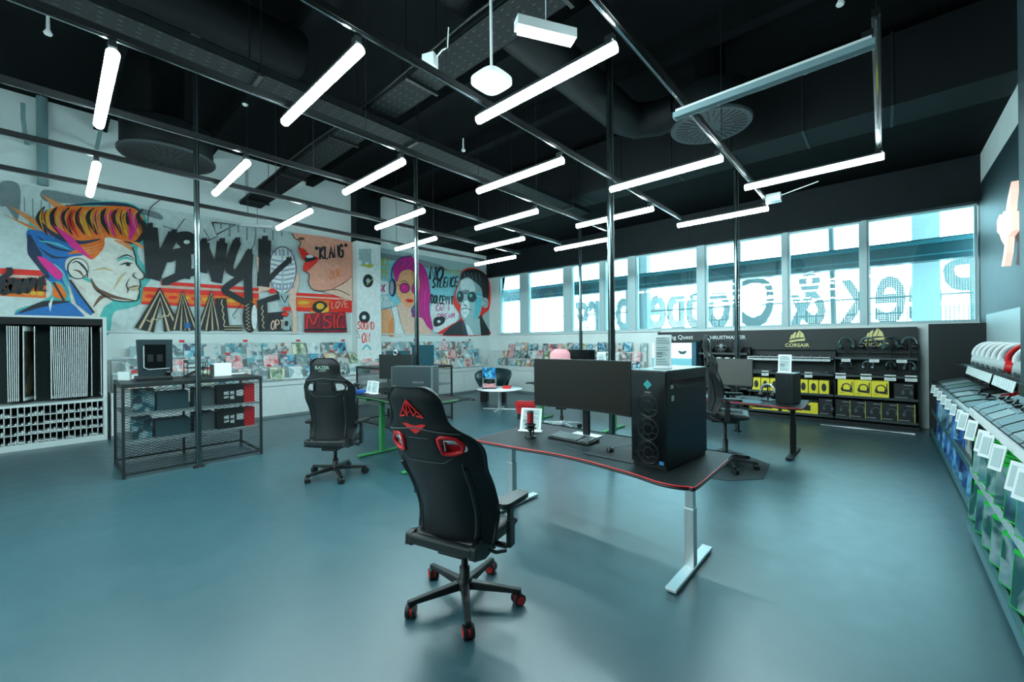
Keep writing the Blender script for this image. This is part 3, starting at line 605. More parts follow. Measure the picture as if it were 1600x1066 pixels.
# ---- painted column
C = Paint(XL+.30)
x0 = C.X
C._poly([(5.52,.86),(6.20,.86),(6.20,4.46),(5.52,4.46)], 'white')
C.crop = (440, 380, 4.444)
def cw(p):  # column plane
    return C.w(p)
for i in range(4): C.stroke([(545+22*i,40),(548+22*i,120+(i*31)%50)], .09, 'pgrey', sm=False)
C.stroke([(545,150),(610,160),(640,150)], .12, 'lime', taper=True)
C.ell(600,262,36,46,'dark'); C.ell(600,262,13,16,'pgrey'); C.stroke([(590,290),(640,240)], .02, 'lime', sm=False)
C.ell(575,515,38,42,'dark'); C.ell(572,515,14,15,'white')
C.word('SOUND', 525, 595, 645, 600, 50, .025, 'red'); C.word('ON', 555, 690, 615, 690, 65, .03, 'red'); C.stroke([(520,600),(545,660),(520,655)], .015, 'dark', sm=False); C.stroke([(560,740),(590,710),(620,740)], .05, 'cyan')
C.done('column_mural', 'painted column face with two vinyl discs and red SOUND ON lettering')
# ---- right mural: pink-haired woman and man in sunglasses
P = Paint(XL); P._poly([(6.26,1.965),(10.86,1.965),(10.86,4.47),(6.26,4.47)], 'pgrey')
P.crop = (440, 380, 4.444)
P.poly([(655,110),(800,110),(960,150),(1450,240),(1450,330),(1230,300),(1200,420),(1050,640),(655,640)], 'ltblue', False)
P.poly([(655,60),(760,80),(900,95),(1100,150),(1180,200),(1000,170),(800,120),(655,120)], 'grey', False)
P.poly([(1050,420),(1200,400),(1230,480),(1200,560),(1080,620),(1040,560)], 'white')
P.poly([(655,270),(740,270),(740,350),(655,350)], 'white')
P.word('ROCK', 660, 150, 750, 160, 45, .04, 'lime'); P.word('MOVE', 660, 250, 745, 240, 70, .04, 'lime'); P.word('MUSIC', 655, 340, 720, 335, 45, .03, 'mag'); P.word('BOOM', 655, 415, 740, 405, 45, .03, 'white'); P.word('BOOM', 695, 445, 770, 435, 35, .03, 'white')
P.word('NO', 1020, 250, 1120, 260, 90, .09, 'dark', .1); P.word('SILENCE', 1040, 310, 1220, 300, 65, .06, 'dark', .15); P.word('DOLCEVITY', 1035, 415, 1210, 430, 55, .055, 'dark'); P.word('DISCO', 1140, 215, 1235, 225, 35, .03, 'lime')
P.word('CAN I', 1070, 470, 1170, 470, 40, .03, 'mag'); P.word('DREAM', 1080, 530, 1200, 520, 35, .025, 'mag'); P.poly([(1060,520),(1130,515),(1120,560),(1060,580)], 'dark'); P.ell(1090,545,12,10,'white')
# woman
P.poly([(650,470),(700,455),(770,450),(830,410),(930,470),(1010,560),(1060,640),(650,640)], 'flesh2', False); P.poly([(650,470),(740,455),(770,520),(740,640),(650,640)], 'peach', False)
P.poly([(950,150),(990,170),(1015,240),(1032,360),(1025,470),(1050,600),(1010,580),(970,520),(900,510),(930,430),(940,300)], 'mag'); P.stroke([(985,190),(1000,300),(990,420),(1010,560)], .06, 'pink', taper=True); P.stroke([(965,200),(975,330),(960,450)], .06, 'pink', taper=True); P.stroke([(930,420),(905,470),(925,520)], .10, 'purple', taper=True)
P.poly([(800,210),(860,180),(920,185),(950,230),(955,300),(940,380),(905,440),(880,450),(830,410),(800,350),(790,290)], 'peach'); P.poly([(905,190),(950,240),(955,300),(930,300),(900,230)], 'peach2')
P.poly([(780,230),(775,160),(815,120),(870,98),(930,110),(965,150),(975,210),(940,225),(900,190),(860,185),(820,210),(800,270)], 'mag'); 
for k in range(5): P.stroke([(800+22*k,200-8*k),(830+22*k,140),(900+14*k,135+6*k)], .035, 'pink' if k % 2 else 'purple', taper=True)
P.stroke([(775,300),(760,220),(780,150),(830,105),(900,90)], .05, 'purple'); P.ell(768,310,26,62,'navy'); P.ell(762,310,14,50,'lilac')
P.stroke([(815,275),(850,262),(885,280)], .03, 'brown', taper=True); P.stroke([(900,285),(925,270),(945,280)], .03, 'brown', taper=True)
P.ell(852,312,37,37,'dark'); P.ell(852,312,32,32,'mag'); P.ell(922,318,24,36,'dark'); P.ell(922,318,20,31,'mag'); P.ell(845,305,14,10,'pink'); P.stroke([(800,290),(820,295)], .02, 'dark', sm=False)
P.stroke([(870,355),(895,365)], .02, 'peach2', sm=False); P.poly([(855,398),(880,388),(915,398),(890,415)], 'red'); P.stroke([(858,400),(912,399)], .012, 'crimson', sm=False)
P.poly([(760,450),(800,438),(815,520),(850,640),(780,640),(775,530)], 'white'); P.stroke([(758,455),(778,540),(780,640)], .015, 'dark'); P.stroke([(800,440),(820,540),(850,635)], .015, 'dark'); P.stroke([(650,470),(740,452),(800,435)], .015, 'dark')
P.poly([(740,560),(770,520),(775,640),(740,640)], 'peach2')
# man
P.poly([(1190,420),(1200,340),(1235,250),(1255,190),(1330,172),(1410,215),(1445,300),(1440,450),(1395,500),(1400,560),(1440,610),(1440,640),(1090,640),(1160,575),(1240,520)], 'red'); 
P.poly([(1208,345),(1245,250),(1300,235),(1370,285),(1395,380),(1385,450),(1360,520),(1300,545),(1255,530),(1238,480),(1240,430),(1215,400)], 'pgrey'); P.poly([(1245,260),(1310,250),(1340,330),(1250,330)], 'white'); P.poly([(1250,420),(1290,400),(1300,470),(1270,520),(1245,480)], 'white'); P.poly([(1330,360),(1380,350),(1380,460),(1330,530),(1340,440)], 'cyan')
P.poly([(1240,255),(1252,205),(1300,182),(1370,190),(1425,240),(1436,330),(1425,420),(1395,395),(1385,320),(1350,280),(1290,238)], 'dark')
for k in range(5): P.stroke([(1262+26*k,205),(1272+26*k,240+6*k)], .02, 'grey', sm=False)
P.ell(1410,415,22,36,'pgrey'); P.stroke([(1400,400),(1425,420),(1400,440)], .02, 'dark')
P.ell(1236,372,24,40,'dark'); P.ell(1318,375,32,36,'dark'); P.ell(1230,362,8,14,'teal'); P.ell(1310,365,11,12,'teal'); P.stroke([(1345,365),(1400,380)], .02, 'white', sm=False); P.stroke([(1255,350),(1290,350)], .03, 'dark', sm=False)
P.stroke([(1245,462),(1275,452),(1312,466)], .03, 'dark'); P.stroke([(1252,482),(1285,488)], .025, 'cyan'); P.stroke([(1262,400),(1258,430),(1285,440)], .02, 'grey'); P.poly([(1250,330),(1290,325),(1300,345),(1250,345)], 'grey'); P.stroke([(1262,425),(1285,440)], .03, 'navy')
P.poly([(1110,640),(1165,580),(1245,530),(1262,640)], 'dark', False); P.poly([(1250,540),(1290,560),(1330,640),(1262,640)], 'navy', False); P.poly([(1330,540),(1380,500),(1440,610),(1440,640),(1375,640)], 'dark', False); P.poly([(1262,545),(1370,520),(1380,640),(1330,640),(1280,590)], 'pgrey', False); P.poly([(1270,560),(1300,580),(1330,640),(1290,640)], 'white', False)
P.done('wall_mural', 'graffiti mural with pink-haired woman in headphones and grey man in sunglasses')
# ================================================================ LEFT WALL: counters, record racks, poster display
CX = -10.3; CH = .82
def counter(name, label, x0, x1, y0, y1, face):
    t = thing(name, label, 'counter', ((x0+x1)/2, (y0+y1)/2, 0)); hx, hy = abs(x1-x0)/2, abs(y1-y0)/2
    if face == 'x': MB().box(-hx, hx-.03, -hy, hy, 0, CH-.09).build('counter_body', WHT, t); MB().box(-hx, hx, -hy, hy, CH-.09, CH).build('counter_top', WHT, t, bevel=.004); MB().box(hx-.03, hx-.022, -hy, hy, 0, .06).build('plinth_line', INK, t)
    else: MB().box(-hx, hx, -hy+.03, hy, 0, CH-.09).build('counter_body', WHT, t); MB().box(-hx, hx, -hy, hy, CH-.09, CH).build('counter_top', WHT, t, bevel=.004); MB().box(-hx, hx, -hy+.022, -hy+.03, 0, .06).build('plinth_line', INK, t)
    n = int((hy if face=='x' else hx)*2/1.1); m = MB()
    for k in range(1, n):
        q = -(hy if face=='x' else hx) + 2*(hy if face=='x' else hx)*k/n
        if face == 'x': m.box(hx-.031, hx-.0285, q-.002, q+.002, .07, CH-.1)
        else: m.box(q-.002, q+.002, -hy+.0285, -hy+.031, .07, CH-.1)
    m.build('panel_seams', INK, t)
    return t
counter('wall_counter', 'white base counter running under the long mural', XL, CX, .68, 10.9-.62, 'x')
counter('wall_counter', 'white base counter running below the windows', XL, -4.72, 10.28, 10.88, 'y')
inks = [((.06,.30,.36),(.45,.62,.62),(.02,.08,.1),(.5,.56,.55)), ((.6,.62,.6),(.35,.10,.06),(.08,.14,.15),(.5,.55,.52)), ((.02,.20,.36),(.05,.4,.5),(.6,.7,.72),(.02,.05,.1)),
        ((.6,.25,.12),(.75,.6,.4),(.15,.1,.08),(.7,.72,.68)), ((.03,.04,.05),(.25,.3,.3),(.6,.62,.6),(.1,.2,.2)), ((.6,.05,.06),(.78,.75,.72),(.3,.3,.32),(.8,.4,.4)),
        ((.7,.75,.74),(.45,.6,.6),(.8,.82,.8),(.25,.4,.42)), ((.10,.25,.12),(.5,.55,.4),(.04,.1,.06),(.7,.7,.5))]
inkn = ['teal and white','white and brown','deep blue','orange and cream','black and grey','red and white','pale grey','green and cream']
CM = [cover_mat('printed_cover_%s' % n.replace(' ', '_'), c, 3.5 + i % 3, i) for i, (n, c) in enumerate(zip(inkn, inks))]
REDTAG = mat('red_price_tag', (.65,.02,.03), .5)
rack = thing('record_rack', 'white stepped record rack on the counter below the long mural', 'display rack', (XL, 0, CH))
rows = [(-10.42, .86), (-10.58, 1.15), (-10.74, 1.43)]
MB().box(.03, .42, .72, 10.2, 0, .04).box(.03,.26,.72,10.2,.04,.31).box(.03,.11,.72,10.2,.31,.60).build('steps', WHT, rack)
for k in range(3):
    MB().box(.46-.16*k, .475-.16*k, .72, 10.2, .03+.285*k, .075+.285*k).build('front_lip', mat('clear_lip', (.55,.66,.66), .2), rack)
tm = None
rng = random.Random(3)
cnt = 0
proto = {}
def sleeve(size, mi):
    key = (size, mi)
    w_, h = size
    if key not in proto:
        m = MB().box(-.007, .007, -w_/2, w_/2, 0, h); proto[key] = m.build('record_sleeve', CM[mi]); return proto[key]
    c = proto[key].copy(); COL.objects.link(c); return c
rown = ['front', 'middle', 'back']
for r, (x, z) in enumerate(rows):
    y = .92 + .08*r; k = 0
    while y < 10.1:
        if 5.35 < y < 6.35 and r == 2: y += 1.0; continue
        mi = rng.randrange(8); s_ = (.31, .29) if rng.random() > .15 else (.22, .25)
        o = sleeve(s_, mi); o.location = (x, y, z); o.rotation_euler = (0, radians(-14), radians(rng.uniform(-3,3)))
        tag(o, '%s record sleeve, %s from the poster display, %s row' % (inkn[mi], ORD[k], rown[r]), 'record', 'record sleeves on the wall rack')
        k += 1; y += s_[0] + rng.choice((.015,.02,.05,.09))
for j in range(24):
    r = j % 3; y = 1.0 + .38*j; 
    if 5.3<y<6.4: continue
    MB().box(-.004,.004,-.045,.045,0,.05).build('red_divider_tag', REDTAG, rack, loc=(rows[r][0]-XL-.02, y, rows[r][1]+.31-CH))
# window-side smaller media
rack2 = thing('media_rack', 'white stepped media rack on the counter under the windows', 'display rack', (-10.5, YB, CH))
MB().box(-.3,5.7,-.45,-.03,0,.04).box(-.3,5.7,-.27,-.03,.04,.29).box(-.3,5.7,-.12,-.03,.29,.55).build('steps', WHT, rack2)
p2 = {}
for r, (yy, z) in enumerate(((10.42,.865),(10.6,1.12),(10.76,1.38))):
    x = -10.0+.1*r; k = 0
    while x < -4.85:
        mi = rng.randrange(8); s_ = rng.choice(((.16,.24),(.22,.26),(.15,.22),(.28,.27)))
        if (s_, mi) not in p2: o = p2[(s_,mi)] = MB().box(-s_[0]/2, s_[0]/2, -.008, .008, 0, s_[1]).build('media_case', CM[mi])
        else: o = p2[(s_,mi)].copy(); COL.objects.link(o)
        o.location = (x, yy, z); o.rotation_euler = (radians(-12), 0, 0)
        tag(o, '%s media case, %s from the room corner, %s row' % (inkn[mi], ORD[k], rown[r]), 'media case', 'media cases under the windows')
        k += 1; x += s_[0] + rng.choice((.02,.03,.06))
        if k > 36: break
# ---- poster flip display
PXF = -10.38; y0, y1, zt = -2.0, .63, 2.2
t = thing('poster_display', 'tall white poster flip display with cubby grid at far left', 'display', (PXF, y0, 0))
W_ = y1-y0; D = XL - PXF + .02
m = MB().box(D, 0, W_-.05, W_, .0, zt).box(D, 0, 0, .05, 0, zt).box(D, 0, .05, W_-.05, zt-.035, zt).box(D, D+.02, .05, W_-.05, 0, zt-.035).box(D, 0, .05, W_-.05, .70, .74)
m.build('cabinet_frame', WHT, t)
MB().box(D+.02, D+.025, .05, W_-.05, .74, zt-.035).build('back_lining', mat('dark_lining', (.02,.04,.04), .7), t)
MB().box(D+.02, -.01, .05, W_-.05, zt-.15, zt-.035).build('header_board', BLKM, t)
MB().box(D, -.001, .05, W_-.05, 0, .1).build('plinth', WHT, t)
# leaves: thin framed panels hinged at the back
yy = .62
leafs = []
for gy, n in ((.35,5),(.95,8),(1.50,6),(2.00,19),(2.44,1),(2.56,1)):
    for i in range(n):
        leafs.append((gy+.021*i, (i-n/2)*.12, (i-n/2)*.2))
leafs += [(1.66,0,-16),(1.78,0,0),(1.96,0,-18)]
LEAFM = mat('leaf_edge_white', (.78,.84,.82), .4)
lp = None
PIC = cover_mat('poster_dark_print', ((.02,.03,.03),(.12,.10,.06),(.3,.26,.16),(.05,.06,.05)), 2.2, 9)
for (gy, tilt, turn) in leafs:
    if lp is None:
        lp = MB().box(-.46, 0, -.0045, .0045, 0, 1.22).build('poster_leaf', [LEAFM]); lp.parent = t
        pp = MB().box(-.45, -.02, -.006, .006, .05, 1.14).build('poster_print', PIC, lp); o = lp
    else:
        o = lp.copy(); COL.objects.link(o); q = pp.copy(); COL.objects.link(q); q.parent = o
    o.location = (-.03, gy, .80); o.rotation_euler = (radians(-tilt), 0, radians(turn))
# cubby grid
m = MB(); n = 36; zz = [.10+.15*k for k in range(5)]
for k in range(n+1): m.box(-.30, 0, .05+(W_-.1)*k/n-.005, .05+(W_-.1)*k/n+.005, .10, .70)
for z in zz[1:-1]: m.box(-.30, 0, .05, W_-.05, z-.006, z+.006)
m.build('cubby_grid', WHT, t)
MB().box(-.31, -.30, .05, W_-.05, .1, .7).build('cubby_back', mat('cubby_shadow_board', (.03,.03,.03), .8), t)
rp = None; rl = ['bottom','second lowest','second highest','top']
for r in range(4):
    for k in range(16, n):
        cy = y0+.05+(W_-.1)*(k+.5)/n
        for q in range(rng.choice((0,1,1,2,2,3))):
            if rp is None:
                rp = MB().cyl((-.26,0,0),(-.012,0,0),.013,10).build('rolled_poster', mat('paper_roll', (.72,.78,.77), .6)); o = rp
            else: o = rp.copy(); COL.objects.link(o)
            o.location = (PXF, cy + (-.015 if q % 2 else .013), y0*0 + zz[r]+.022+.027*(q//2)+ (.004 if q%2 else 0) )
            tag(o, 'white rolled poster in the %s cubby row of the poster display' % rl[r], 'rolled poster', 'rolled posters in the %s row' % rl[r])
# ================================================================ MESH DISPLAY TABLES
def mesh_panel(L, H, pitch=.078, rise=.036):
    """expanded metal lattice filling 0..L by 0..H in local x,z"""
    m = MB(); sl = rise/pitch
    def seg(x0, z0, x1, z1):
        d = Vector((x1-x0, 0, z1-z0)); 
        if d.length < .01: return
        nrm = Vector((-d.z, 0, d.x)).normalized()*.0022
        a, b = Vector((x0,0,z0)), Vector((x1,0,z1)); y = Vector((0,.002,0))
        m.add([a-nrm-y, a+nrm-y, b+nrm-y, b-nrm-y, a-nrm+y, a+nrm+y, b+nrm+y, b-nrm+y], [(0,1,2,3),(7,6,5,4),(0,4,5,1),(3,2,6,7)])
    c = -sl*L
    while c < H:
        xa = max(0, -c/sl); xb = min(L, (H-c)/sl)
        if xb > xa: seg(xa, c+sl*xa, xb, c+sl*xb); seg(L-xa, c+sl*xa, L-xb, c+sl*xb)
        c += rise
    return m
MESHM = mat('dark_expanded_mesh', (.035,.045,.047), .45, .5)
def mesh_table(label, x0, x1, y0, y1, H=1.2, near=True):
    t = thing('mesh_table', label, 'display table', (x1, y0, 0), group='expanded mesh display tables')
    W, L = x1-x0, y1-y0; p = .03
    for (a, b) in ((0,0),(-W,0),(0,L),(-W,L),(0,L/2),(-W,L/2)):
        MB().box(a-(p if a==0 else 0), a+(0 if a==0 else p), b-(p if b==L else 0)+(0 if b!=L/2 else -p/2), b+(p if b==0 else 0)+(0 if b!=L/2 else p/2), 0, H-.05).build('post', GRYM, t)
    m = MB().box(-W,0,0,L,H-.05,H); m.build('table_top', GRYM, t, bevel=.003)
    MB().box(-p,0,p,L-p,.04,.065).box(-W,-W+p,p,L-p,.04,.065).box(-W+p,-p,0,p,.04,.065).box(-W+p,-p,L-p,L,.04,.065).build('bottom_rails', GRYM, t)
    for s_ in (.42, .78): MB().box(-W+p,-p,p,L-p,s_,s_+.02).build('shelf', mat('pale_mesh_shelf', (.25,.31,.31), .5), t)
    q = mesh_panel(L-2*p, H-.12); q.build('mesh_panel', MESHM, t, loc=(-.012, p, .06), rz=pi/2)
    q = mesh_panel(L-2*p, H-.12); q.build('mesh_panel', MESHM, t, loc=(-W+.012, p, .06), rz=pi/2)
    q = mesh_panel(W-2*p, H-.12); q.build('mesh_panel', MESHM, t, loc=(-W+p, .012, .06))
    return t
mesh_table('dark expanded-mesh display table at left holding a silver-framed computer case', -8.18, -7.12, .56, 2.14)
mesh_table('dark expanded-mesh display table behind the green desk', -8.36, -7.0, 4.3, 5.82)
# goods inside the left table
BXB = cover_mat('blue_carton_print', ((.02,.10,.14),(.10,.28,.34),(.35,.5,.52),(.03,.06,.08)), 6, 4)
def simple_box(name, label, cat, c, size, m_, rz=0, group=None, bevel=.004):
    x, y, z = size; o = MB().box(-x/2,x/2,-y/2,y/2,0,z).build(name, m_, loc=c, rz=rz, bevel=bevel); return tag(o, label, cat, group)
simple_box('component_carton', 'teal carton on the upper mesh-table shelf, left end', 'carton', (-7.5,.80,.80), (.28,.22,.30), BXB)
simple_box('component_carton', 'flat dark teal carton on the upper mesh-table shelf, beside the teal one', 'carton', (-7.5,1.10,.80), (.34,.34,.24), mat('dark_teal_carton', (.03,.09,.11), .5))
simple_box('component_carton', 'teal carton on the lower mesh-table shelf, left end', 'carton', (-7.5,.78,.44), (.28,.2,.28), BXB)
simple_box('component_carton', 'long dark teal carton on the lower mesh-table shelf', 'carton', (-7.5,1.10,.44), (.34,.38,.22), MATS['dark_teal_carton'])
for z, w_ in ((.80,'upper'),(.44,'lower')):
    t = thing('graphics_card_box', 'black and red carton with white print on the %s mesh-table shelf' % w_, 'carton', (-7.38,1.84,z), group='black and red cartons')
    MB().box(-.1,.1,-.24,.1,0,.28).build('carton_body', BLK, t); MB().box(-.1,.1,.1,.24,0,.28).build('red_end', RED, t)
    m = MB()
    for (a,b,c,d) in ((-.16,-.10,.14,.19),(-.08,-.03,.14,.19),(-.16,-.10,.09,.12),(-.08,-.03,.07,.12)): m.box(.1,.102,a,b,c,d)
    m.box(.1,.102,0,.09,.11,.2); m.build('white_print', CARD, t)
    simple_box('component_carton', 'grey cube carton beside the red carton on the %s shelf' % w_, 'carton', (-7.5,1.46,z), (.3,.24,.26), mat('grey_carton', (.10,.14,.15), .6))
# PC on its side on the left table
t = thing('computer_tower', 'dark computer case with silver framed window standing on the left mesh table', 'computer', (-7.80,.95,1.2), radians(-4))
MB().box(-.25,.22,-.20,.20,.0,.05).build('base_stand', BLK, t, bevel=.01)
m = MB(); m.prism([(-.15,.05),(.17,.05),(.19,.57),(-.17,.57)], -.19, .19); m.M = Matrix.Identity(4)
m.v = [Vector((v.z, v.x*1.06, v.y)) for v in m.v]
m.build('case_shell', mat('case_dark_teal', (.018,.035,.04), .4, .3), t, bevel=.012)
MB().box(.19,.196,-.10,.125,.17,.50).build('window_panel', BLKG, t)
MB().tube([(.2,.17,.16),(.2,-.06,.15),(.2,-.11,.18),(.2,-.11,.48)], .007, 8).build('silver_frame', SILV, t)
MB().box(.195,.2,-.07,-.01,.26,.36).box(.195,.2,.03,.09,.26,.36).build('fan_slots', BLK, t)
MB().box(-.18,.18,.19,.2,.1,.5).build('front_grille', BLK, t); MB().lathe([(.03,0),(.035,.03),(0.001,.04)],16).build('knob', BLK, t, loc=(.19,.15,.10), rot=(0,pi/2,0))
t = thing('wire_basket', 'dark wire letter tray on the left mesh table behind the pole', 'tray', (-7.85,1.45,1.2))
m = MB()
for z in (.02,.14,.22): m.tube([(-.14,-.12,z),(.14,-.12,z),(.14,.12,z),(-.14,.12,z)], .006, 5, closed=True)
for k in range(9): m.cyl((-.14+.035*k,-.12,.02),(-.14+.035*k,.12,.14),.004,5)
for a in (-.14,.14):
    for b in (-.12,.12): m.cyl((a,b,0),(a,b,.26),.006,6)
m.build('wire_frame', GRYM, t); MB().box(-.14,.14,-.12,.12,.22,.26).build('grey_pad', mat('grey_pad', (.12,.2,.21), .6), t)
t = thing('white_speaker_box', 'white cube device with dark ribbed side on the left mesh table', 'device', (-7.72,1.73,1.2), radians(3))
MB().box(-.1,.1,-.10,.13,0,.2).build('cube_body', WHTP, t, bevel=.006); m = MB()
for k in range(7): m.box(-.09,.1,-.115,-.1,.02+.024*k,.032+.024*k)
m.build('vent_ribs', BLK, t)
t = thing('keyboard', 'pale keyboard lying at the right end of the left mesh table', 'keyboard', (-7.95,1.98,1.2), .2)
MB().box(-.08,.08,-.12,.12,0,.025).build('key_tray', WHTP, t, bevel=.004); m = MB()
for i in range(4):
    for j in range(7): m.box(-.07+.036*i,-.04+.036*i,-.11+.032*j,-.084+.032*j,.025,.033)
m.build('keys', INK, t)
simple_box('price_card', 'slanted white leaflet at the near left corner of the mesh table', 'card', (-7.95,.66,1.2), (.22,.03,.12), CARD, rz=.5)
simple_box('computer_tower', 'teal-sided computer case on the mesh table behind the green desk, right one', 'computer', (-7.35,5.30,1.2), (.22,.42,.44), mat('teal_case', (.015,.07,.09), .35, .2), bevel=.008)
t = thing('computer_tower', 'dark computer case with vertical vents on the rear mesh table, left one', 'computer', (-7.4,4.72,1.2))
MB().box(-.11,.11,-.22,.22,0,.33).build('case_shell', mat('teal_case2', (.02,.08,.10), .35, .2), t, bevel=.006); m = MB()
for k in range(10): m.box(.11,.113,-.2+.02*k,-.19+.02*k,.03,.3)
m.build('vents', BLK, t)
# ================================================================ GAMING CHAIRS
def lerp_tab(tab, s):
    for (a, va), (b, vb) in zip(tab, tab[1:]):
        if s <= b: 
            t = (s-a)/(b-a); t = t*t*(3-2*t); return va+(vb-va)*t
    return tab[-1][1]
WTAB = [(0,.29),(.1,.30),(.28,.305),(.42,.315),(.56,.332),(.66,.332),(.73,.275),(.775,.205),(.83,.190),(.92,.190),(.97,.165),(1.0,.11)]
def gaming_chair(label, loc, rz, lift=0.0, back=LEATH2, front=LEATH, slot=RED, ring=RED, logo='diamond', base=BLK, wheel=RED, tilt=.38, open_slots=False, cat='gaming chair', group='gaming chairs'):
    t = thing('gaming_chair', label, 'chair', loc, rz, group)
    HB = 1.055; zs = .47+lift
    def surf(u, s, side):        # side 0 = rear, 1 = front
        w_ = lerp_tab(WTAB, s); x = u*w_
        y = -.245 - tilt*(s**1.15)*HB*.9
        y += .05*sin(pi*min(1, s/.6))*(.6)      # lumbar
        wing = lerp_tab([(0,.08),(.2,.17),(.38,.14),(.5,.09),(.6,.12),(.68,.10),(.76,.02),(1.0,.02)], s)*abs(u)**2.5 + .02*abs(u)**2
        th = .085 if s < .75 else .10
        edge = 1-abs(u)**6*.7; topf = 1 if s < .93 else max(.25, 1-(s-.93)/.07*.75)
        y += wing + (th*edge*topf if side else (0.02 + .0*s) + (.03*(1-topf)))
        if not side: y += .028*abs(u)**4
        z = zs + s*HB*cos(tilt*.9)
        return Vector((x, y, z))
    US = [-1,-.9,-.76,-.58,-.4,-.2,0,.2,.4,.58,.76,.9,1]; SS = [0,.05,.12,.2,.3,.4,.5,.57,.615,.66,.705,.74,.78,.82,.87,.92,.96,1.0]
    def hole(i, j): return abs(US[i]+US[i+1])/2 > .42 and abs(US[i]+US[i+1])/2 < .70 and .61 < (SS[j]+SS[j+1])/2 < .705
    nu, ns = len(US), len(SS); vs = [surf(u, s, sd) for sd in (0,1) for s in SS for u in US]
    I = lambda i, j, sd: sd*nu*ns + j*nu + i
    cells = {(i, j) for i in range(nu-1) for j in range(ns-1) if not hole(i, j)}
    fs = []; fb = []
    for i, j in cells:
        fs.append((I(i,j,0), I(i+1,j,0), I(i+1,j+1,0), I(i,j+1,0))); fb.append((I(i,j,1), I(i,j+1,1), I(i+1,j+1,1), I(i+1,j,1)))
        for (di, dj, a, b) in ((0,-1,(i,j),(i+1,j)), (1,0,(i+1,j),(i+1,j+1)), (0,1,(i+1,j+1),(i,j+1)), (-1,0,(i,j+1),(i,j))):
            if (i+di, j+dj) not in cells: fs.append((I(*b,0), I(*a,0), I(*a,1), I(*b,1)))
    m = MB(); m.add(vs, fs, 0, True); 
    n0 = len(m.f)
    for f in fb: m.f.append(list(f)); m.mi.append(1); m.sm.append(True)
    m.build('backrest', [back, front], t, sub=2)
    def P_(u, s, off=.003): p = surf(u, s, 0); return p + Vector((0, -off, 0))
    # slot surrounds
    for sg in (-1, 1):
        pts = []
        for u, s in ((.40,.615),(.50,.608),(.60,.612),(.70,.622),(.735,.66),(.72,.70),(.62,.71),(.50,.712),(.42,.70),(.385,.66)): pts.append(P_(sg*u, s, -.004))
        MB().tube(pts, .013, 8, closed=True, flat=1.0).build('slot_surround', ring, t)
        if not open_slots:
            a = [Vector(p)+Vector((0,.03,0)) for p in pts]; c_ = sum(a, Vector())/len(a)
            MB().add(a+[c_], [(k, (k+1) % len(a), len(a)) for k in range(len(a))], 0, True).build('slot_lining', slot, t)
            q = [P_(sg*.48,.63,-.012), P_(sg*.52,.70,-.012), P_(sg*.66,.695,-.012), P_(sg*.64,.67,-.012)]
            MB().tube([P_(sg*.45,.63,-.006),P_(sg*.50,.69,-.006),P_(sg*.68,.685,-.006)], .006, 6).add([P_(sg*.52,.692,-.008),P_(sg*.68,.688,-.008),P_(sg*.68,.668,-.008),P_(sg*.52,.672,-.008)], [(0,1,2,3)]).build('slot_glint', SILV, t)
    # seams and headrest cushion line
    sm = mat('seam_thread', (.06,.08,.08), .6)
    m = MB(); m.tube([P_(u/10, .765-.004*abs(u)) for u in range(-9, 10)], .004, 5); m.tube([P_(u/10*.62, .55+.06*max(0,abs(u)/10-.6)**1*2.2) for u in range(-10, 11)], .002, 5); m.tube([P_(u/10*.8, .70) for u in range(-3, 4)], .002, 5)
    for sg in (-1,1): m.tube([P_(sg*.66, s/20) for s in range(1, 12)], .0035, 5)
    m.build('seams', sm, t)
    for sg in (-1,1): MB().tube([P_(sg*.70, .06+s*.045, .004) for s in range(0, 11)], .016, 6, flat=.5).build('back_side_rail', BLK, t)
    if logo == 'diamond':
        m = MB(); 
        def L(a, b, wd=.005): m.tube([P_(a[0], a[1], .004), P_((a[0]+b[0])/2, (a[1]+b[1])/2, .004), P_(b[0], b[1], .004)], wd, 5)
        L((-.42,.825),(0,.925)); L((0,.925),(.42,.825)); L((-.42,.825),(-.20,.835)); L((.42,.825),(.20,.835)); L((0,.925),(-.12,.835)); L((0,.925),(.12,.835)); L((.12,.835),(.25,.86)); L((-.12,.835),(0,.86)); L((-.2,.88),(-.1,.83))
        m.add([P_(-.40,.785,.004),P_(.40,.785,.004),P_(.2,.755,.004),P_(0,.725,.004),P_(-.2,.755,.004)], [(0,4,3,2,1)])
        m.build('red_diamond_logo', mat('bright_red_thread', (.8,.02,.02), .5), t)
    elif logo:
        m = MB(); p = P_(0,.885,.008); m.M = facing(p, (1,0,0), (0,-.2,1)); m.M = m.M; m.text(logo, .058, 0, .002, bold=.001); m.M = facing(P_(0,.85,.008), (1,0,0), (0,-.2,1)); m.text('GAMING', .024, 0, .002)
        m.build('headrest_lettering', mat('pale_green_thread', (.35,.5,.38), .6), t)
    # seat
    US2 = [-1,-.82,-.66,-.3,0,.3,.66,.82,1]; VS = [0,.08,.3,.6,.85,.97,1]
    def seat(u, v, top):
        hw = .235+.03*v; x = u*hw; y = -.24+v*.52; zc = .455+lift
        z = zc + (.045 + .035*max(0, (abs(u)-.6)/.4)*(1-.5*v) - .02*max(0,(v-.85)/.15) - (.02 if abs(u) == 1 else 0) if top else -.05 + .02*abs(u)**4 + .03*max(0,(v-.85)/.15))
        return Vector((x, y, z))
    nu, nv = len(US2), len(VS); vs = [seat(u, v, sd) for sd in (0,1) for v in VS for u in US2]; I2 = lambda i,j,sd: sd*nu*nv+j*nu+i; fs = []
    for i in range(nu-1):
        for j in range(nv-1): fs += [(I2(i,j,0),I2(i,j+1,0),I2(i+1,j+1,0),I2(i+1,j,0)),(I2(i,j,1),I2(i+1,j,1),I2(i+1,j+1,1),I2(i,j+1,1))]
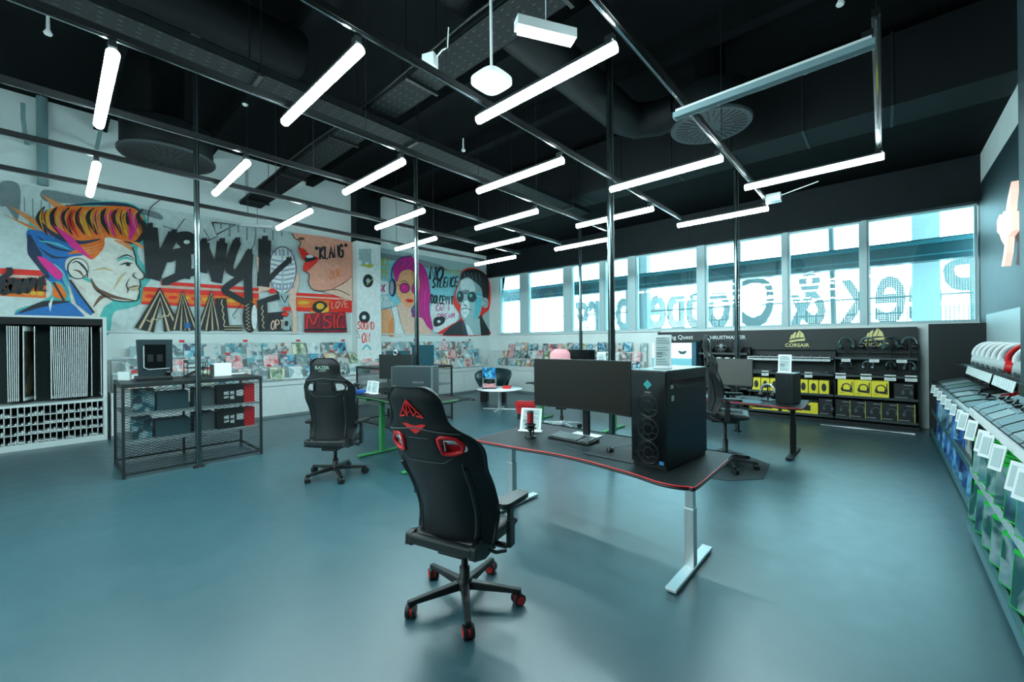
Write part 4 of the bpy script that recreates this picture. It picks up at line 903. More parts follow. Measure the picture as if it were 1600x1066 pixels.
    for i in range(nu-1): fs += [(I2(i,0,0),I2(i+1,0,0),I2(i+1,0,1),I2(i,0,1)),(I2(i+1,nv-1,0),I2(i,nv-1,0),I2(i,nv-1,1),I2(i+1,nv-1,1))]
    for j in range(nv-1): fs += [(I2(0,j+1,0),I2(0,j,0),I2(0,j,1),I2(0,j+1,1)),(I2(nu-1,j,0),I2(nu-1,j+1,0),I2(nu-1,j+1,1),I2(nu-1,j,1))]
    MB().add(vs, fs, 0, True).build('seat', front, t, sub=2)
    m = MB()
    for k in range(-4, 5):
        for dr in (1,-1):
            pts = []
            for q in range(9):
                v = q/8; u = k*.2 + dr*(v-.5)*.9
                if abs(u) < .6: p = seat(u, .05+v*.8, 1); pts.append(p+Vector((0,0,-.0015)))
            if len(pts) > 2: m.tube(pts, .002, 4)
    m.build('quilt_stitching', sm, t)
    # lower back bar, hinges, lever
    MB().box(-.235,.235,-.285,-.235,.445+lift,.51+lift).build('back_bar', BLK, t, bevel=.015)
    for sg in (-1,1):
        m = MB(); m.M = Matrix.Translation((sg*.232,0,lift+.015)) @ Matrix(((0,0,1,0),(1,0,0,0),(0,1,0,0),(0,0,0,1)))
        m.prism([(-.285,.425),(-.16,.385),(-.05,.40),(-.03,.44),(-.08,.475),(-.17,.485),(-.235,.505),(-.28,.495)], -.020, .020)
        m.build('hinge_cover', BLK, t, bevel=.01)
    MB().tube([(.285,-.17,.47+lift),(.31,-.13,.44+lift),(.315,-.02,.40+lift)], .011, 8).build('recline_lever', BLK, t)
    # tilt mechanism, column, star base
    MB().box(-.10,.10,-.16,.14,.355+lift,.41+lift).box(.08,.22,.02,.035,.37+lift,.385+lift).build('tilt_mechanism', BLK, t, bevel=.008)
    MB().lathe([(.034,.10),(.034,.22+lift*.6),(.022,.22+lift*.6),(.022,.36+lift)], 18).build('gas_column', BLK, t)
    MB().lathe([(.045,.075),(.055,.09),(.055,.13),(.04,.15)], 20).build('base_hub', base, t)
    a0 = radians(18)
    for k in range(5):
        a = a0 + 2*pi*k/5; R = Matrix.Rotation(a, 4, 'Z'); m = MB(); m.M = R
        m.add([(.03,-.030,.085),(.03,.030,.085),(.03,.024,.135),(.03,-.024,.135),(.375,-.020,.076),(.375,.020,.076),(.375,.016,.102),(.375,-.016,.102)], [(0,3,2,1),(4,5,6,7),(0,1,5,4),(1,2,6,5),(2,3,7,6),(3,0,4,7)])
        m.build('base_leg', base, t, bevel=.006)
        p = Vector((.355*cos(a), .355*sin(a), 0)); b = a + radians((40, 100, -20, 65, 10)[k])
        cst = MB(); cst.M = Matrix.Translation(p) @ Matrix.Rotation(b, 4, 'Z')
        cst.cyl((0,0,.05),(0,0,.085),.009,8); cst.box(-.018,.02,-.007,.007,.03,.075)
        c_ = cst.build('caster', base, t, bevel=.003)
        m = MB(); m.M = Matrix.Translation(p) @ Matrix.Rotation(b, 4, 'Z')
        for sg in (-1,1): m.cyl((0,sg*.009,.038),(0,sg*.032,.038),.038,18)
        m.build('caster_wheel', BLK, c_, bevel=.004)
        m = MB(); m.M = Matrix.Translation(p) @ Matrix.Rotation(b, 4, 'Z')
        for sg in (-1,1): m.cyl((0,sg*.032,.038),(0,sg*.0345,.038),.027,16)
        m.cyl((0,-.009,.038),(0,.009,.038),.032,16)
        m.build('wheel_rim', wheel, c_)
    # armrests
    for sg in (-1,1):
        m = MB(); m.tube([(sg*.12,.03,.405+lift),(sg*.30,.03,.405+lift),(sg*.325,.03,.43+lift)], .020, 8, flat=.6); m.box(sg*.325-.016,sg*.325+.016,.0,.065,.41+lift,.58+lift); ap = m.build('armrest_post', BLK, t, bevel=.006)
        MB().box(sg*.325-.011,sg*.325+.011,.008,.057,.56+lift,.68+lift).build('armrest_slider', BLK, ap)
        m = MB(); x = sg*.325; m.M = Matrix.Translation((x,.05,.68+lift)) @ Matrix.Rotation(radians(-sg*8), 4, 'Z')
        pl = [(-.045,-.12),(.045,-.12),(.052,0),(.045,.13),(0,.145),(-.045,.13),(-.05,0)]; m.prism(smooth_pts(pl, True, 4), 0, .032)
        m.build('armrest_pad', BLK, t, bevel=.008)
    return t
gaming_chair('black gaming chair with red logo and red wheels in the foreground', (-2.06,1.80,0), radians(15.7))
gaming_chair('black gaming chair with pale headrest lettering between the mesh table and green desk', (-5.22,2.40,0), radians(39), ring=BLK, logo='RAZER', wheel=BLK, open_slots=True, tilt=.10)
gaming_chair('raised black gaming chair seen side-on behind the large computer tower', (-1.58,6.0,0), radians(-76), lift=.24, ring=BLK, logo=None, wheel=BLK, open_slots=True, tilt=.04)
PNK = mat('pink_fabric', (.75,.33,.36), .7)
gaming_chair('pink and white gaming chair mostly hidden behind the ultrawide monitor', (-4.66,6.6,0), radians(30), lift=.03, back=PNK, front=PNK, ring=WHTP, logo=None, base=SILV, wheel=BLK, open_slots=True, tilt=.08)
pts = [onZ(*p, 0) for p in ((1130,700),(1161,710),(1203,726),(1193,749),(1138,752),(1098,746),(1085,715))]; c0 = Vector((-1.5,6.0,0))
tag(MB().prism([((p-c0).x,(p-c0).y) for p in pts], .0, .006).build('floor_mat', mat('dark_floor_mat', (.018,.03,.034), .55), loc=c0), 'dark angular floor mat under the raised black gaming chair', 'mat')
# ================================================================ STANDING DESKS
def desk(label, x0, x1, y0, y1, h, trim, leg, top=None, legx=.15, legs=None):
    t = thing('standing_desk', label, 'desk', ((x0+x1)/2, (y0+y1)/2, 0), group='height-adjustable gaming desks')
    W, D = (x1-x0)/2, (y1-y0)/2
    pl = [(-W+.06,-D+.02),(-W*.55,-D+.055),(0,-D+.125),(W*.55,-D+.06),(W-.25,-D+.005),(W-.13,-D),(W-.035,-D+.04),(W,-D+.13),(W-.02,D-.05),(W-.06,D),(-W+.06,D),(-W,D-.05),(-W,-D+.06)]
    out = smooth_pts(pl, True, 5)
    MB().prism(out, h-.028, h-.002).build('desktop', top or mat('carbon_desktop', (.005,.008,.009), .5, bump=.2, nscale=400, spec=.2), t)
    k0 = [i for i, (x, y) in enumerate(out) if y < D*.75]; out2 = out[k0[-1]-len(out)+1:] if False else out; path = [p for p in out if p[1] < D*.8]
    cut = max(range(len(path)), key=lambda i: (Vector(path[i])-Vector(path[(i+1) % len(path)])).length); path = path[cut+1:]+path[:cut+1]
    MB().tube([(x, y, h-.007) for x, y in path], .0055, 6).build('edge_trim', trim, t)
    MB().tube([(x*.999, y*.999, h-.022) for x, y in out], .010, 6, closed=True).build('edge_underside', BLK, t)
    for sg in (-1,1):
        x = sg*(W-legx) if not legs else legs[(sg+1)//2]-(x0+x1)/2; lg = MB().box(x-.035,x+.035,-.16,-.09,.03,h*.62).build('leg_column', leg, t, bevel=.004)
        MB().box(x-.028,x+.028,-.155,-.095,h*.60,h-.03).build('inner_column', leg, lg)
        MB().box(x-.04,x+.04,-.52,.26,.008,.035).build('foot', leg, t, bevel=.008)
        MB().box(x-.02,x+.02,-.4,.35,h-.06,h-.028).build('top_bracket', leg, t)
        for yy in (-.48,.22): MB().cyl((x,yy,0),(x,yy,.01),.02,10).build('glide', BLK, lg)
    MB().box(-W+.25,W-.25,-.15,-.11,h-.07,h-.035).build('crossbeam', leg, t)
    m = MB()
    for k in range(3): m.tube([(-W*.5+W*i/10, .25+.03*k, h-.06-.10*sin(pi*i/10)*(1+.3*k)) for i in range(11)], .006, 5)
    m.build('hanging_cables', BLK, t)
    return t
H1, H2, H3, H4 = .74, .88, .74, .82
desk('black desk with red edge and silver legs in the centre foreground', -3.0, -.92, 2.74, 3.80, H1, RED, SILV)
desk('black desk with green edge and green legs behind the foreground chair', -6.72, -4.48, 3.0, 4.02, H2, GREEN, GREEN, legs=(-5.77,-4.6))
desk('black desk with red edge and black legs in front of the headset shelves', -2.95, -.84, 6.84, 7.86, H3, RED, BLKM)
desk('black desk with green legs mostly hidden behind the ultrawide monitor', -5.68, -3.7, 6.75, 7.75, H4, BLK, GREEN, legx=.12)
# ---- things on the foreground desk
def price_card(label, loc, rz, w_=.12, h=.19, lean=12):
    t = thing('price_sign', label, 'price sign', loc, rz, 'white price signs on stands')
    MB().box(-w_*.55,w_*.55,-.03,.05,0,.008).build('sign_foot', WHTP, t, bevel=.002)
    m = MB(); m.M = Matrix.Rotation(radians(-lean), 4, 'X'); m.box(-w_/2,w_/2,0,.006,.006,h); m.build('sign_board', WHTP, t)
    m = MB(); m.M = Matrix.Rotation(radians(-lean), 4, 'X')
    m.box(-w_*.40,w_*.40,-.001,0,.02,h*.93); m.build('sign_paper', mat('card_face', (.42,.52,.52), .5), t)
    m = MB(); m.M = Matrix.Rotation(radians(-lean), 4, 'X')
    for k in range(12):
        if k in (3,8): continue
        m.box(-w_*.36, w_*(.36-.2*(k % 3)/2), -.002,-.001, .03+h*.07*k, .03+h*.07*k+h*.022)
    m.box(-w_*.36,-.0,-.0025,-.001,h*.42,h*.47); m.box(-w_*.36,-.0,-.0025,-.001,h*.33,h*.37)
    m.build('sign_print', INK, t)
    return t
price_card('white slanted price sign behind the red microphone', (-2.80,3.38,H1), radians(25), .23, .25, 22)
t = thing('microphone', 'red cylindrical desk microphone on a round base', 'microphone', (-2.62,3.17,H1))
MB().lathe([(.05,0),(.05,.008),(.012,.014),(.012,.06)], 28).build('round_base', BLKM, t); MB().tube([(.03,0,.02),(.035,0,.07),(.04,0,.12)], .006, 8).build('side_arm', BLK, t)
MB().lathe([(.02,.055),(.027,.065),(.027,.12)], 24).build('lower_body', BLK, t); MB().lathe([(.027,.12),(.028,.20)], 24).build('red_grille', mat('red_mesh_fabric', (.32,.008,.015), .6), t); MB().lathe([(.028,.20),(.027,.215),(.0001,.22)], 24).build('top_cap', BLK, t)
m = MB()
for z in (.075,.105): m.tube([(.045*cos(a), .045*sin(a), z) for a in [2*pi*i/18 for i in range(18)]], .0045, 6, closed=True)
for a in range(4): m.cyl((.03*cos(a*pi/2),.03*sin(a*pi/2),.09),(.047*cos(a*pi/2+.4),.047*sin(a*pi/2+.4),.09+.015*(-1)**a),.003,5)
m.build('shock_mount', BLK, t); t.scale = (1.2,1.2,1.22)
def keyboard(label, loc, rz, w_=.45, d=.15, body=BLK, keys=mat('keycap_dark_grey', (.10,.12,.125), .4)):
    t = thing('keyboard', label, 'keyboard', loc, rz)
    m = MB(); m.add([(-w_/2,-d/2,0),(w_/2,-d/2,0),(w_/2,d/2,0),(-w_/2,d/2,0),(-w_/2,-d/2,.014),(w_/2,-d/2,.014),(w_/2,d/2,.030),(-w_/2,d/2,.030)], [(0,3,2,1),(4,5,6,7),(0,1,5,4),(1,2,6,5),(2,3,7,6),(3,0,4,7)])
    m.build('key_tray', body, t, bevel=.003)
    m = MB(); R = Matrix.Rotation(math.atan2(.016, d), 4, 'X'); m.M = Matrix.Translation((0,-d/2,.014)) @ R
    nx = 21; p = (w_-.03)/nx
    for j in range(6):
        i = 0
        while i < nx:
            ww = 6 if (j == 0 and i == 4) else 1
            if i not in (15,) or ww > 1: m.box(-w_/2+.015+p*i+.0028, -w_/2+.015+p*(i+ww)-.0028, .012+j*(d-.022)/6+.003, .012+(j+1)*(d-.022)/6-.003, 0, .012)
            i += ww
    m.build('keys', keys, t)
    return t
keyboard('black mechanical keyboard in front of the ultrawide monitor', (-2.24,3.36,H1), radians(-1), .47, .19)
t = thing('mouse', 'black computer mouse on the pad left of the large tower', 'mouse', (-1.76,3.21,H1+.003), radians(20))
m = MB(); vs = []; fs = []
NA, NB = 14, 8
for j in range(NB+1):
    ph = (pi/2)*j/NB
    for i in range(NA): a = 2*pi*i/NA; vs.append((.033*cos(a)*cos(ph)**.6, .06*sin(a)*cos(ph)**.6, .038*sin(ph)*(1-.25*sin(a))))
fs = [(j*NA+i, j*NA+(i+1) % NA, (j+1)*NA+(i+1) % NA, (j+1)*NA+i) for j in range(NB) for i in range(NA)]
m.add(vs, fs, 0, True); m.add(vs[:NA][::-1], [tuple(range(NA))]); m.build('mouse_shell', BLK, t)
MB().cyl((-.004,.035,.030),(.004,.035,.030),.009,12).build('scroll_wheel', GRYM, t)
MB().tube([(0,.055,.01),(.05,.14,.005),(.16,.25,.006),(.2,.38,.02),(.15,.5,.01)], .0025, 6).build('mouse_cable', BLK, t)
tag(MB().box(-.22,.22,-.17,.17,0,.003).build('mouse_pad', mat('mouse_pad_cloth', (.010,.013,.014), .75), loc=(-1.68,3.17,H1), bevel=.001), 'thin black mouse pad under the mouse', 'mouse pad')
def monitor(label, loc, rz, w_, h, z0, curve=0.0, scr=SCRN, back=BLK, foot=True):
    t = thing('monitor', label, 'monitor', loc, rz, 'computer monitors')
    n = 20; vs = []; 
    def pt(i, z, d): x = -w_/2+w_*i/n; y = -curve*(2*x/w_)**2 + d; return (x, y, z)
    for d, nm, mt, a, b in ((0,'bezel',back,0,0),):
        fr = [pt(i,z0,0) for i in range(n+1)] + [pt(i,z0+h,0) for i in range(n+1)] + [pt(i,z0,.035) for i in range(n+1)] + [pt(i,z0+h,.035) for i in range(n+1)]
        N = n+1; fs = [(i,i+1,N+i+1,N+i) for i in range(n)] + [(2*N+i+1,2*N+i,3*N+i,3*N+i+1) for i in range(n)] + [(N+i,N+i+1,3*N+i+1,3*N+i) for i in range(n)] + [(i+1,i,2*N+i,2*N+i+1) for i in range(n)] + [(0,N,3*N,2*N),(n,2*N+n,3*N+n,N+n)]
        MB().add(fr, fs).build('bezel', mt, t)
    e = .008
    sc = [(-w_/2+e+(w_-2*e)*i/n, -curve*((2*(-w_/2+e+(w_-2*e)*i/n)/w_))**2-.002, z) for z in (z0+.014, z0+h-e) for i in range(n+1)]
    MB().add(sc, [(i,i+1,n+1+i+1,n+1+i) for i in range(n)], 0, True).build('screen', scr, t)
    MB().box(-.12,.12,.035,.075,z0+h*.3,z0+h*.75).build('rear_housing', back, t, bevel=.015)
    if foot:
        MB().box(-.035,.035,.075,.115,.01,z0+h*.55).build('stand_neck', BLKM, t, bevel=.006)
        MB().box(-.15,.15,-.10,.16,0,.012).build('stand_foot', SILV if foot == 'silver' else BLKM, t, bevel=.004)
    return t
monitor('wide black curved ultrawide monitor on the foreground desk', (-2.235,3.50,H1), 0, 1.10, .50, .27, .06, SCRN, BLK, 'silver')
# large computer tower
t = thing('computer_tower', 'very large black computer tower with teal diamond emblem on the foreground desk', 'computer', (-1.285,3.33,H1), radians(-6))
TW, TD, TH = .145, .345, .73
MB().box(-TW,TW,-TD+.012,TD,.025,TH).build('case_shell', mat('tower_shell', (.006,.010,.012), .32, .2), t, bevel=.006)
MB().box(-TW+.004,TW-.004,-TD,-TD+.012,.03,TH-.008).build('front_glass', BLKG, t, bevel=.003)
m = MB()
for z in (.115,.29,.465):
    for r in (.080,.086,.04): m.tube([(r*cos(a), -TD-.001, z+r*sin(a)) for a in [2*pi*i/30 for i in range(30)]], .0022, 5, closed=True)
    for k in range(7): a = 2*pi*k/7; m.tube([(.03*cos(a),-TD-.001,z+.03*sin(a)),(.055*cos(a+.4),-TD-.001,z+.055*sin(a+.4)),(.08*cos(a+.5),-TD-.001,z+.08*sin(a+.5))], .002, 4)
m.build('fan_rings', mat('fan_ring_grey', (.010,.013,.014), .35), t)
m = MB(); m.M = facing((0,-TD-.001,TH-.105),(1,0,0),(0,0,1)); m.prism([(0,.036),(.034,0),(0,-.036),(-.034,0)],0,.002); m.build('diamond_emblem', TEALG, t)
m = MB(); m.M = facing((0,-TD-.0012,TH-.165),(1,0,0),(0,0,1)); m.text('OMEN', .018, 0, .001); m.build('emblem_lettering', mat('dim_lettering', (.3,.33,.33), .5), t)
MB().box(TW,TW+.002,-.26,.30,TH-.14,TH-.075).build('side_vent_strip', BLKG, t); MB().box(TW,TW+.003,-.275,-.235,TH-.135,TH-.105).build('vent_glint', SILV, t)
MB().box(TW,TW+.002,-.26,-.225,TH-.225,TH-.185).build('side_sticker', CARD, t); MB().box(.09,.125,-TD-.002,-TD,.04,.065).build('blue_sticker', mat('blue_sticker', (.03,.2,.5), .4), t)
MB().box(-TW+.01,TW-.01,-TD+.02,TD-.01,0,.025).build('case_feet', BLK, t)
MB().box(-TW,TW,-TD+.012,TD,TH,TH+.004).build('top_plate', mat('satin_grey_plate', (.25,.33,.34), .3, .4), t, bevel=.002)
price_card('white slanted price sign on top of the large tower', (-1.30,3.22,H1+TH+.004), radians(16), .13, .27, 10)
# ---- green desk goods
t = thing('computer_tower', 'grey computer case lying lengthwise on the green desk', 'computer', (-5.28,3.66,H2), radians(31))
MB().box(-.32,.30,-.12,.12,.02,.46).build('case_shell', mat('grey_case', (.028,.045,.05), .4, .2), t, bevel=.008); MB().box(-.335,-.32,-.115,.115,.025,.455).build('front_panel', mat('light_grey_case_front', (.07,.09,.095), .4), t)
MB().box(.30,.33,-.12,.12,.02,.46).build('mesh_end', mat('vent_grey', (.09,.14,.15), .4), t); m = MB()
for k in range(14): m.box(.328,.332,-.11,.11,.04+.03*k,.055+.03*k)
m.build('vent_slots', BLK, t); MB().box(-.3,.28,-.1,.1,0,.02).build('case_feet', BLK, t)
m = MB(); m.M = facing((.1,-.1205,.22),(1,0,0),(0,0,1)); m.text('PREDATOR', .035, 0, .001); m.build('case_lettering', mat('dim_lettering', (.3,.33,.33), .5), t)
monitor('black monitor on the green desk beside the grey computer case', (-5.92,3.72,H2), radians(24), .62, .40, .22, 0, BLKG, BLK)
t = thing('webcam', 'round silver-ringed webcam on top of the green desk monitor', 'webcam', (-5.86,3.70,H2+.62), radians(24)); MB().cyl((0,-.02,.03),(0,.02,.03),.035,20).build('camera_body', BLK, t); MB().tube([(.035*cos(a),-.022,.03+.035*sin(a)) for a in [2*pi*i/24 for i in range(24)]], .006, 6, closed=True).build('silver_ring', SILV, t); MB().box(-.02,.02,-.01,.03,0,.01).build('clip', BLK, t)
t = thing('controller_display', 'game controller on a bright blue stand at the left end of the green desk', 'controller', (-6.42,3.30,H2), radians(10)); MB().box(-.14,.14,-.09,.09,0,.05).build('blue_stand', mat('bright_blue_stand', (.01,.10,.45), .3), t, bevel=.006)
m = MB(); m.tube([(-.11,-.04,.08),(-.09,.02,.11),(0,.03,.12),(.09,.02,.11),(.11,-.04,.08)], [.022,.032,.03,.032,.022], 10); m.build('controller_body', BLK, t); m = MB(); m.lathe([(.014,0),(.016,.02),(.0001,.024)],12,(-.03,0,.14)); m.lathe([(.014,0),(.016,.02),(.0001,.024)],12,(.03,0,.14)); m.build('thumb_sticks', GRYM, t)
price_card('white price sign on the green desk, left of the pair', (-6.20,3.42,H2), radians(20), .15, .20, 14)
price_card('white price sign on the green desk, right of the pair', (-6.02,3.40,H2), radians(28), .13, .20, 10)
tag(MB().box(-.25,.25,-.14,.14,0,.004).build('mouse_pad', MATS['mouse_pad_cloth'], loc=(-5.7,3.30,H2)), 'dark mouse pad on the green desk', 'mouse pad')
def headset(label, loc, rz, band=BLK, cup=BLK, group=None, stand=True, s=1.0, cat='headset', tilt=0, z0=None):
    t = thing('headset', label, cat, loc, rz, group); H = .20*s if z0 is None else z0
    m = MB(); m.tube([(.085*s*cos(a), 0, H+.085*s*sin(a)*1.15) for a in [pi*i/16 for i in range(17)]], .010*s, 8, flat=1.7); m.build('headband', band, t)
    for sg in (-1,1):
        MB().cyl((sg*.06*s,0,H-.035*s),(sg*.095*s,0,H-.03*s),.042*s,18).build('ear_cup', cup, t, bevel=.006*s)
        MB().cyl((sg*.045*s,0,H-.035*s),(sg*.062*s,0,H-.035*s),.036*s,18).build('ear_pad', BLK, t)
    MB().tube([(-.09*s,-.02*s,H-.05*s),(-.08*s,-.08*s,H-.07*s),(-.05*s,-.11*s,H-.075*s)], .004*s, 6).build('microphone_boom', BLK, t)
    if stand: MB().box(-.06*s,.06*s,-.05*s,.05*s,0,.01*s).cyl((0,0,.01*s),(0,0,H+.09*s),.009*s,8).box(-.03*s,.03*s,-.02*s,.02*s,H+.072*s,H+.085*s).build('headset_stand', BLK, t)
    return t
# ---- right-hand desk goods
monitor('grey-screened monitor on the right-hand desk beside the raised chair', (-1.86,7.42,H3), radians(-4), .64, .44, .20, 0, SCRN2, BLK)
t = thing('computer_tower', 'small black computer tower on the right-hand desk', 'computer', (-1.06,7.32,H3), radians(-10)); MB().box(-.115,.115,-.16,.16,.01,.45).build('case_shell', mat('black_case_satin', (.010,.014,.016), .35, .2), t, bevel=.005); MB().box(-.1,.1,-.15,.15,0,.01).build('case_feet', BLK, t)
m = MB(); m.box(.03,.045,-.1625,-.16,.30,.38); m.tube([(-.04,-.161,.24),(0,-.161,.27),(.05,-.161,.26),(.02,-.161,.22)], .003, 5); m.build('front_emblem', GRYM, t); MB().box(-.108,.108,-.15,.15,.45,.453).build('top_plate', MATS['satin_grey_plate'], t)
price_card('white price sign on top of the small tower', (-1.10,7.30,H3+.453), radians(-4), .17, .27, 8)
keyboard('grey keyboard on the right-hand desk', (-2.22,7.12,H3), radians(-3), .42, .15, GRYM, mat('pale_keycaps', (.3,.36,.37), .4))
headset('headset with silver band resting on the right-hand desk', (-1.34,7.42,H3), radians(-20), band=SILV, s=1.25, z0=.13)
tag(MB().box(-.24,.24,-.16,.16,0,.004).build('mouse_pad', mat('blue_grey_pad', (.05,.12,.15), .6), loc=(-1.6,7.12,H3)), 'blue-grey mouse pad on the right-hand desk', 'mouse pad')
# ---- hidden desk goods
monitor('black monitor on the far desk, only its top showing behind the ultrawide one', (-4.72,7.32,H4), radians(3), .74, .42, .27, 0, BLKG, BLK)
price_card('white price sign at the left end of the far desk', (-5.45,7.0,H4), radians(38), .17, .25, 6)
price_card('white price sign right of the far black monitor', (-4.2,7.35,H4), radians(38), .17, .65, 3)
t = thing('cup_holder', 'teal round holder hanging under the left tip of the far desk', 'holder', (-5.52,7.0,H4-.19)); MB().lathe([(.02,0),(.07,.02),(.085,.1),(.06,.16)], 20).build('holder_bowl', mat('teal_holder', (.03,.25,.28), .35), t)
# ---- round table, tub chair, baskets
t = thing('round_table', 'white round cafe table in front of the black tub chair', 'table', (-7.15,7.45,0)); TZ = .52
MB().lathe([(.0001,TZ-.02),(.56,TZ-.02),(.575,TZ-.01),(.575,TZ),(.0001,TZ+.002)], 48).build('table_top', WHTP, t); MB().lathe([(.05,.02),(.045,TZ-.02)], 20).build('pedestal', SILV, t)
for k in range(4): a = k*pi/2+.5; m = MB(); m.M = Matrix.Rotation(a,4,'Z'); m.box(0,.42,-.025,.025,0,.025).build('table_foot', SILV, t, bevel=.004)
t = thing('boxed_headset', 'blue box and clear case of pink goods on the cafe table', 'display box', (-7.35,7.30,TZ+.002), radians(40)); MB().box(-.17,.17,-.12,.12,0,.03).build('display_base', BLK, t); MB().box(-.15,.15,-.1,.1,.03,.12).build('pink_goods', cover_mat('pink_goods', ((.6,.05,.1),(.7,.6,.6),(.3,.02,.05),(.7,.3,.3)), 9, 3), t)
m = MB(); 
for a in (-.16,.16):
    for b in (-.11,.11): m.box(a-.005,a+.005,b-.005,b+.005,.03,.26)
m.box(-.165,.165,-.115,-.105,.25,.26).box(-.165,.165,.105,.115,.25,.26).build('clear_case_frame', SILV, t)
m = MB(); m.M = Matrix.Translation((0,0,.262)) @ Matrix.Rotation(.25,4,'Z'); m.box(-.17,.15,-.08,.08,0,.26); m.build('blue_carton', cover_mat('blue_carton_art', ((.01,.05,.2),(.02,.25,.55),(.1,.5,.7),(.0,.02,.08)), 5, 7), t); MB().box(-.05,.05,-.05,.05,.12,.262).build('inner_block', BLK, t)
simple_box('red_carton', 'small red carton lying on the cafe table', 'carton', (-6.98,7.55,TZ+.002), (.2,.14,.07), RED, .5)
t = thing('tub_chair', 'black tub chair with curved wrap-around back beside the far counter', 'chair', (-8.2,8.3,0), radians(-150)); 
m = MB(); vs = []; N = 21
for i in range(N):
    a = -2.1 + 4.2*i/(N-1) ; c_, s_ = sin(a), -cos(a); h = .92-.22*(abs(a)/2.1)**2
    for (r, z) in ((.40,.42),(.52,h-.08),(.53,h),(.47,h),(.33,.46)): vs.append((r*c_, r*s_*.9, z))
m.add(vs, [(i*5+j,(i+1)*5+j,(i+1)*5+(j+1)%5,i*5+(j+1)%5) for i in range(N-1) for j in range(5)], 0, True); m.add(vs[:5],[(0,1,2,3,4)]); m.add(vs[-5:],[(4,3,2,1,0)]); m.build('wrap_back', mat('dark_teal_leather', (.01,.03,.033), .4), t)
MB().lathe([(.0001,.36),(.36,.36),(.39,.40),(.36,.45),(.0001,.46)], 32).build('seat', MATS['dark_teal_leather'], t); 
for sg in (-1,1): MB().box(sg*.26-.10,sg*.26+.10,-.12,.12,0,.40).build('panel_leg', BLK, t, bevel=.02)
t = thing('shopping_basket', 'red plastic shopping basket behind the white sign', 'basket', (-5.86,6.95,.12), .6)
m = MB(); b0 = [(-.17,-.12),(.17,-.12),(.17,.12),(-.17,.12)]; b1 = [(-.235,-.165),(.235,-.165),(.235,.165),(-.235,.165)]
vs = [(x,y,0) for x,y in b0]+[(x,y,.24) for x,y in b1]+[(x*.95,y*.95,.24) for x,y in b1]+[(x*.95,y*.95,.01) for x,y in b0]
m.add(vs, [(0,3,2,1),(0,1,5,4),(1,2,6,5),(2,3,7,6),(3,0,4,7),(4,5,9,8),(5,6,10,9),(6,7,11,10),(7,4,8,11),(8,9,13,12),(9,10,14,13),(10,11,15,14),(11,8,12,15),(12,13,14,15)]); m.build('basket_body', RED, t)
MB().tube([(-.235,0,.24),(-.22,-.12,.255),(.22,-.12,.255),(.235,0,.24)], .008, 6).build('handle', BLK, t); m = MB()
for k in range(5): m.box(-.15+.07*k,-.11+.07*k,-.168,-.15,.15,.19)
m.build('basket_slots', mat('dark_red', (.25,.005,.01), .5), t)
simple_box('basket_stool', 'low dark crate under the red basket', 'crate', (-5.86,6.95,0), (.36,.26,.12), BLK, .6)
# ================================================================ BLACK SHELVING UNDER THE WINDOWS
YS = 10.30
SHB = mat('black_shelf_metal', (.010,.014,.015), .45, .3); HDR = mat('header_board_black', (.010,.016,.017), .55)
def bay(label, x0, x1, shelves, hz0, hz1, back_top=1.9):
    t = thing('shelf_bay', label, 'shelving', ((x0+x1)/2, 10.85, 0)); w_ = (x1-x0)/2
    MB().box(-w_,w_,-.03,0,0,back_top).build('back_panel', SHB, t)
    MB().box(-w_,w_,-.13,-.10,hz0,hz1).build('header_board', HDR, t)
    for z, d in shelves:
        sh = MB().box(-w_+.012,w_-.012,-d,-.03,z-.03,z).build('shelf', SHB, t); MB().box(-w_+.012,w_-.012,-d-.008,-d,z-.035,z+.008).build('price_rail', mat('dark_price_rail', (.03,.045,.047), .4), sh)
    for sg in (-1,1): MB().box(sg*w_-(.012 if sg>0 else 0),sg*w_+(0 if sg>0 else .012),-.30,-.03,0,hz0+.02).build('side_panel', SHB, t)
    MB().box(-w_,w_,-.50,-.03,0,.08).build('plinth', BLK, t)
    return t
q = bay('black shelving bay with white headset display and Quest header', -4.45, -3.32, [(.16,.5),(.60,.5),(1.0,.5)], 1.66, 1.90)
m = MB(); m.M = facing((0,-.132,1.76),(1,0,0),(0,0,1)); m.text('Ring Quest', .15, 0, .002); m.build('header_lettering', CARD, q)
ws = bay('black shelving bay holding three racing wheels', -3.32, -2.26, [(.16,.5),(.60,.5),(1.0,.5),(1.38,.45)], 1.50, 1.90)
m = MB(); m.M = facing((.0,-.132,1.74),(1,0,0),(0,0,1)); m.text('THRUSTMASTER', .115, 0, .002, bold=.002); m.build('header_lettering', CARD, ws)
c1 = bay('black shelving bay with gold ship emblem over mice and keyboards', -2.26, -.73, [(.16,.55),(.58,.55),(.98,.5),(1.30,.45)], 1.46, 1.90)
c2 = bay('black shelving bay with gold ship emblem over headsets', -.73, .47, [(.16,.55),(.58,.55),(.98,.45),(1.32,.40)], 1.40, 1.90)
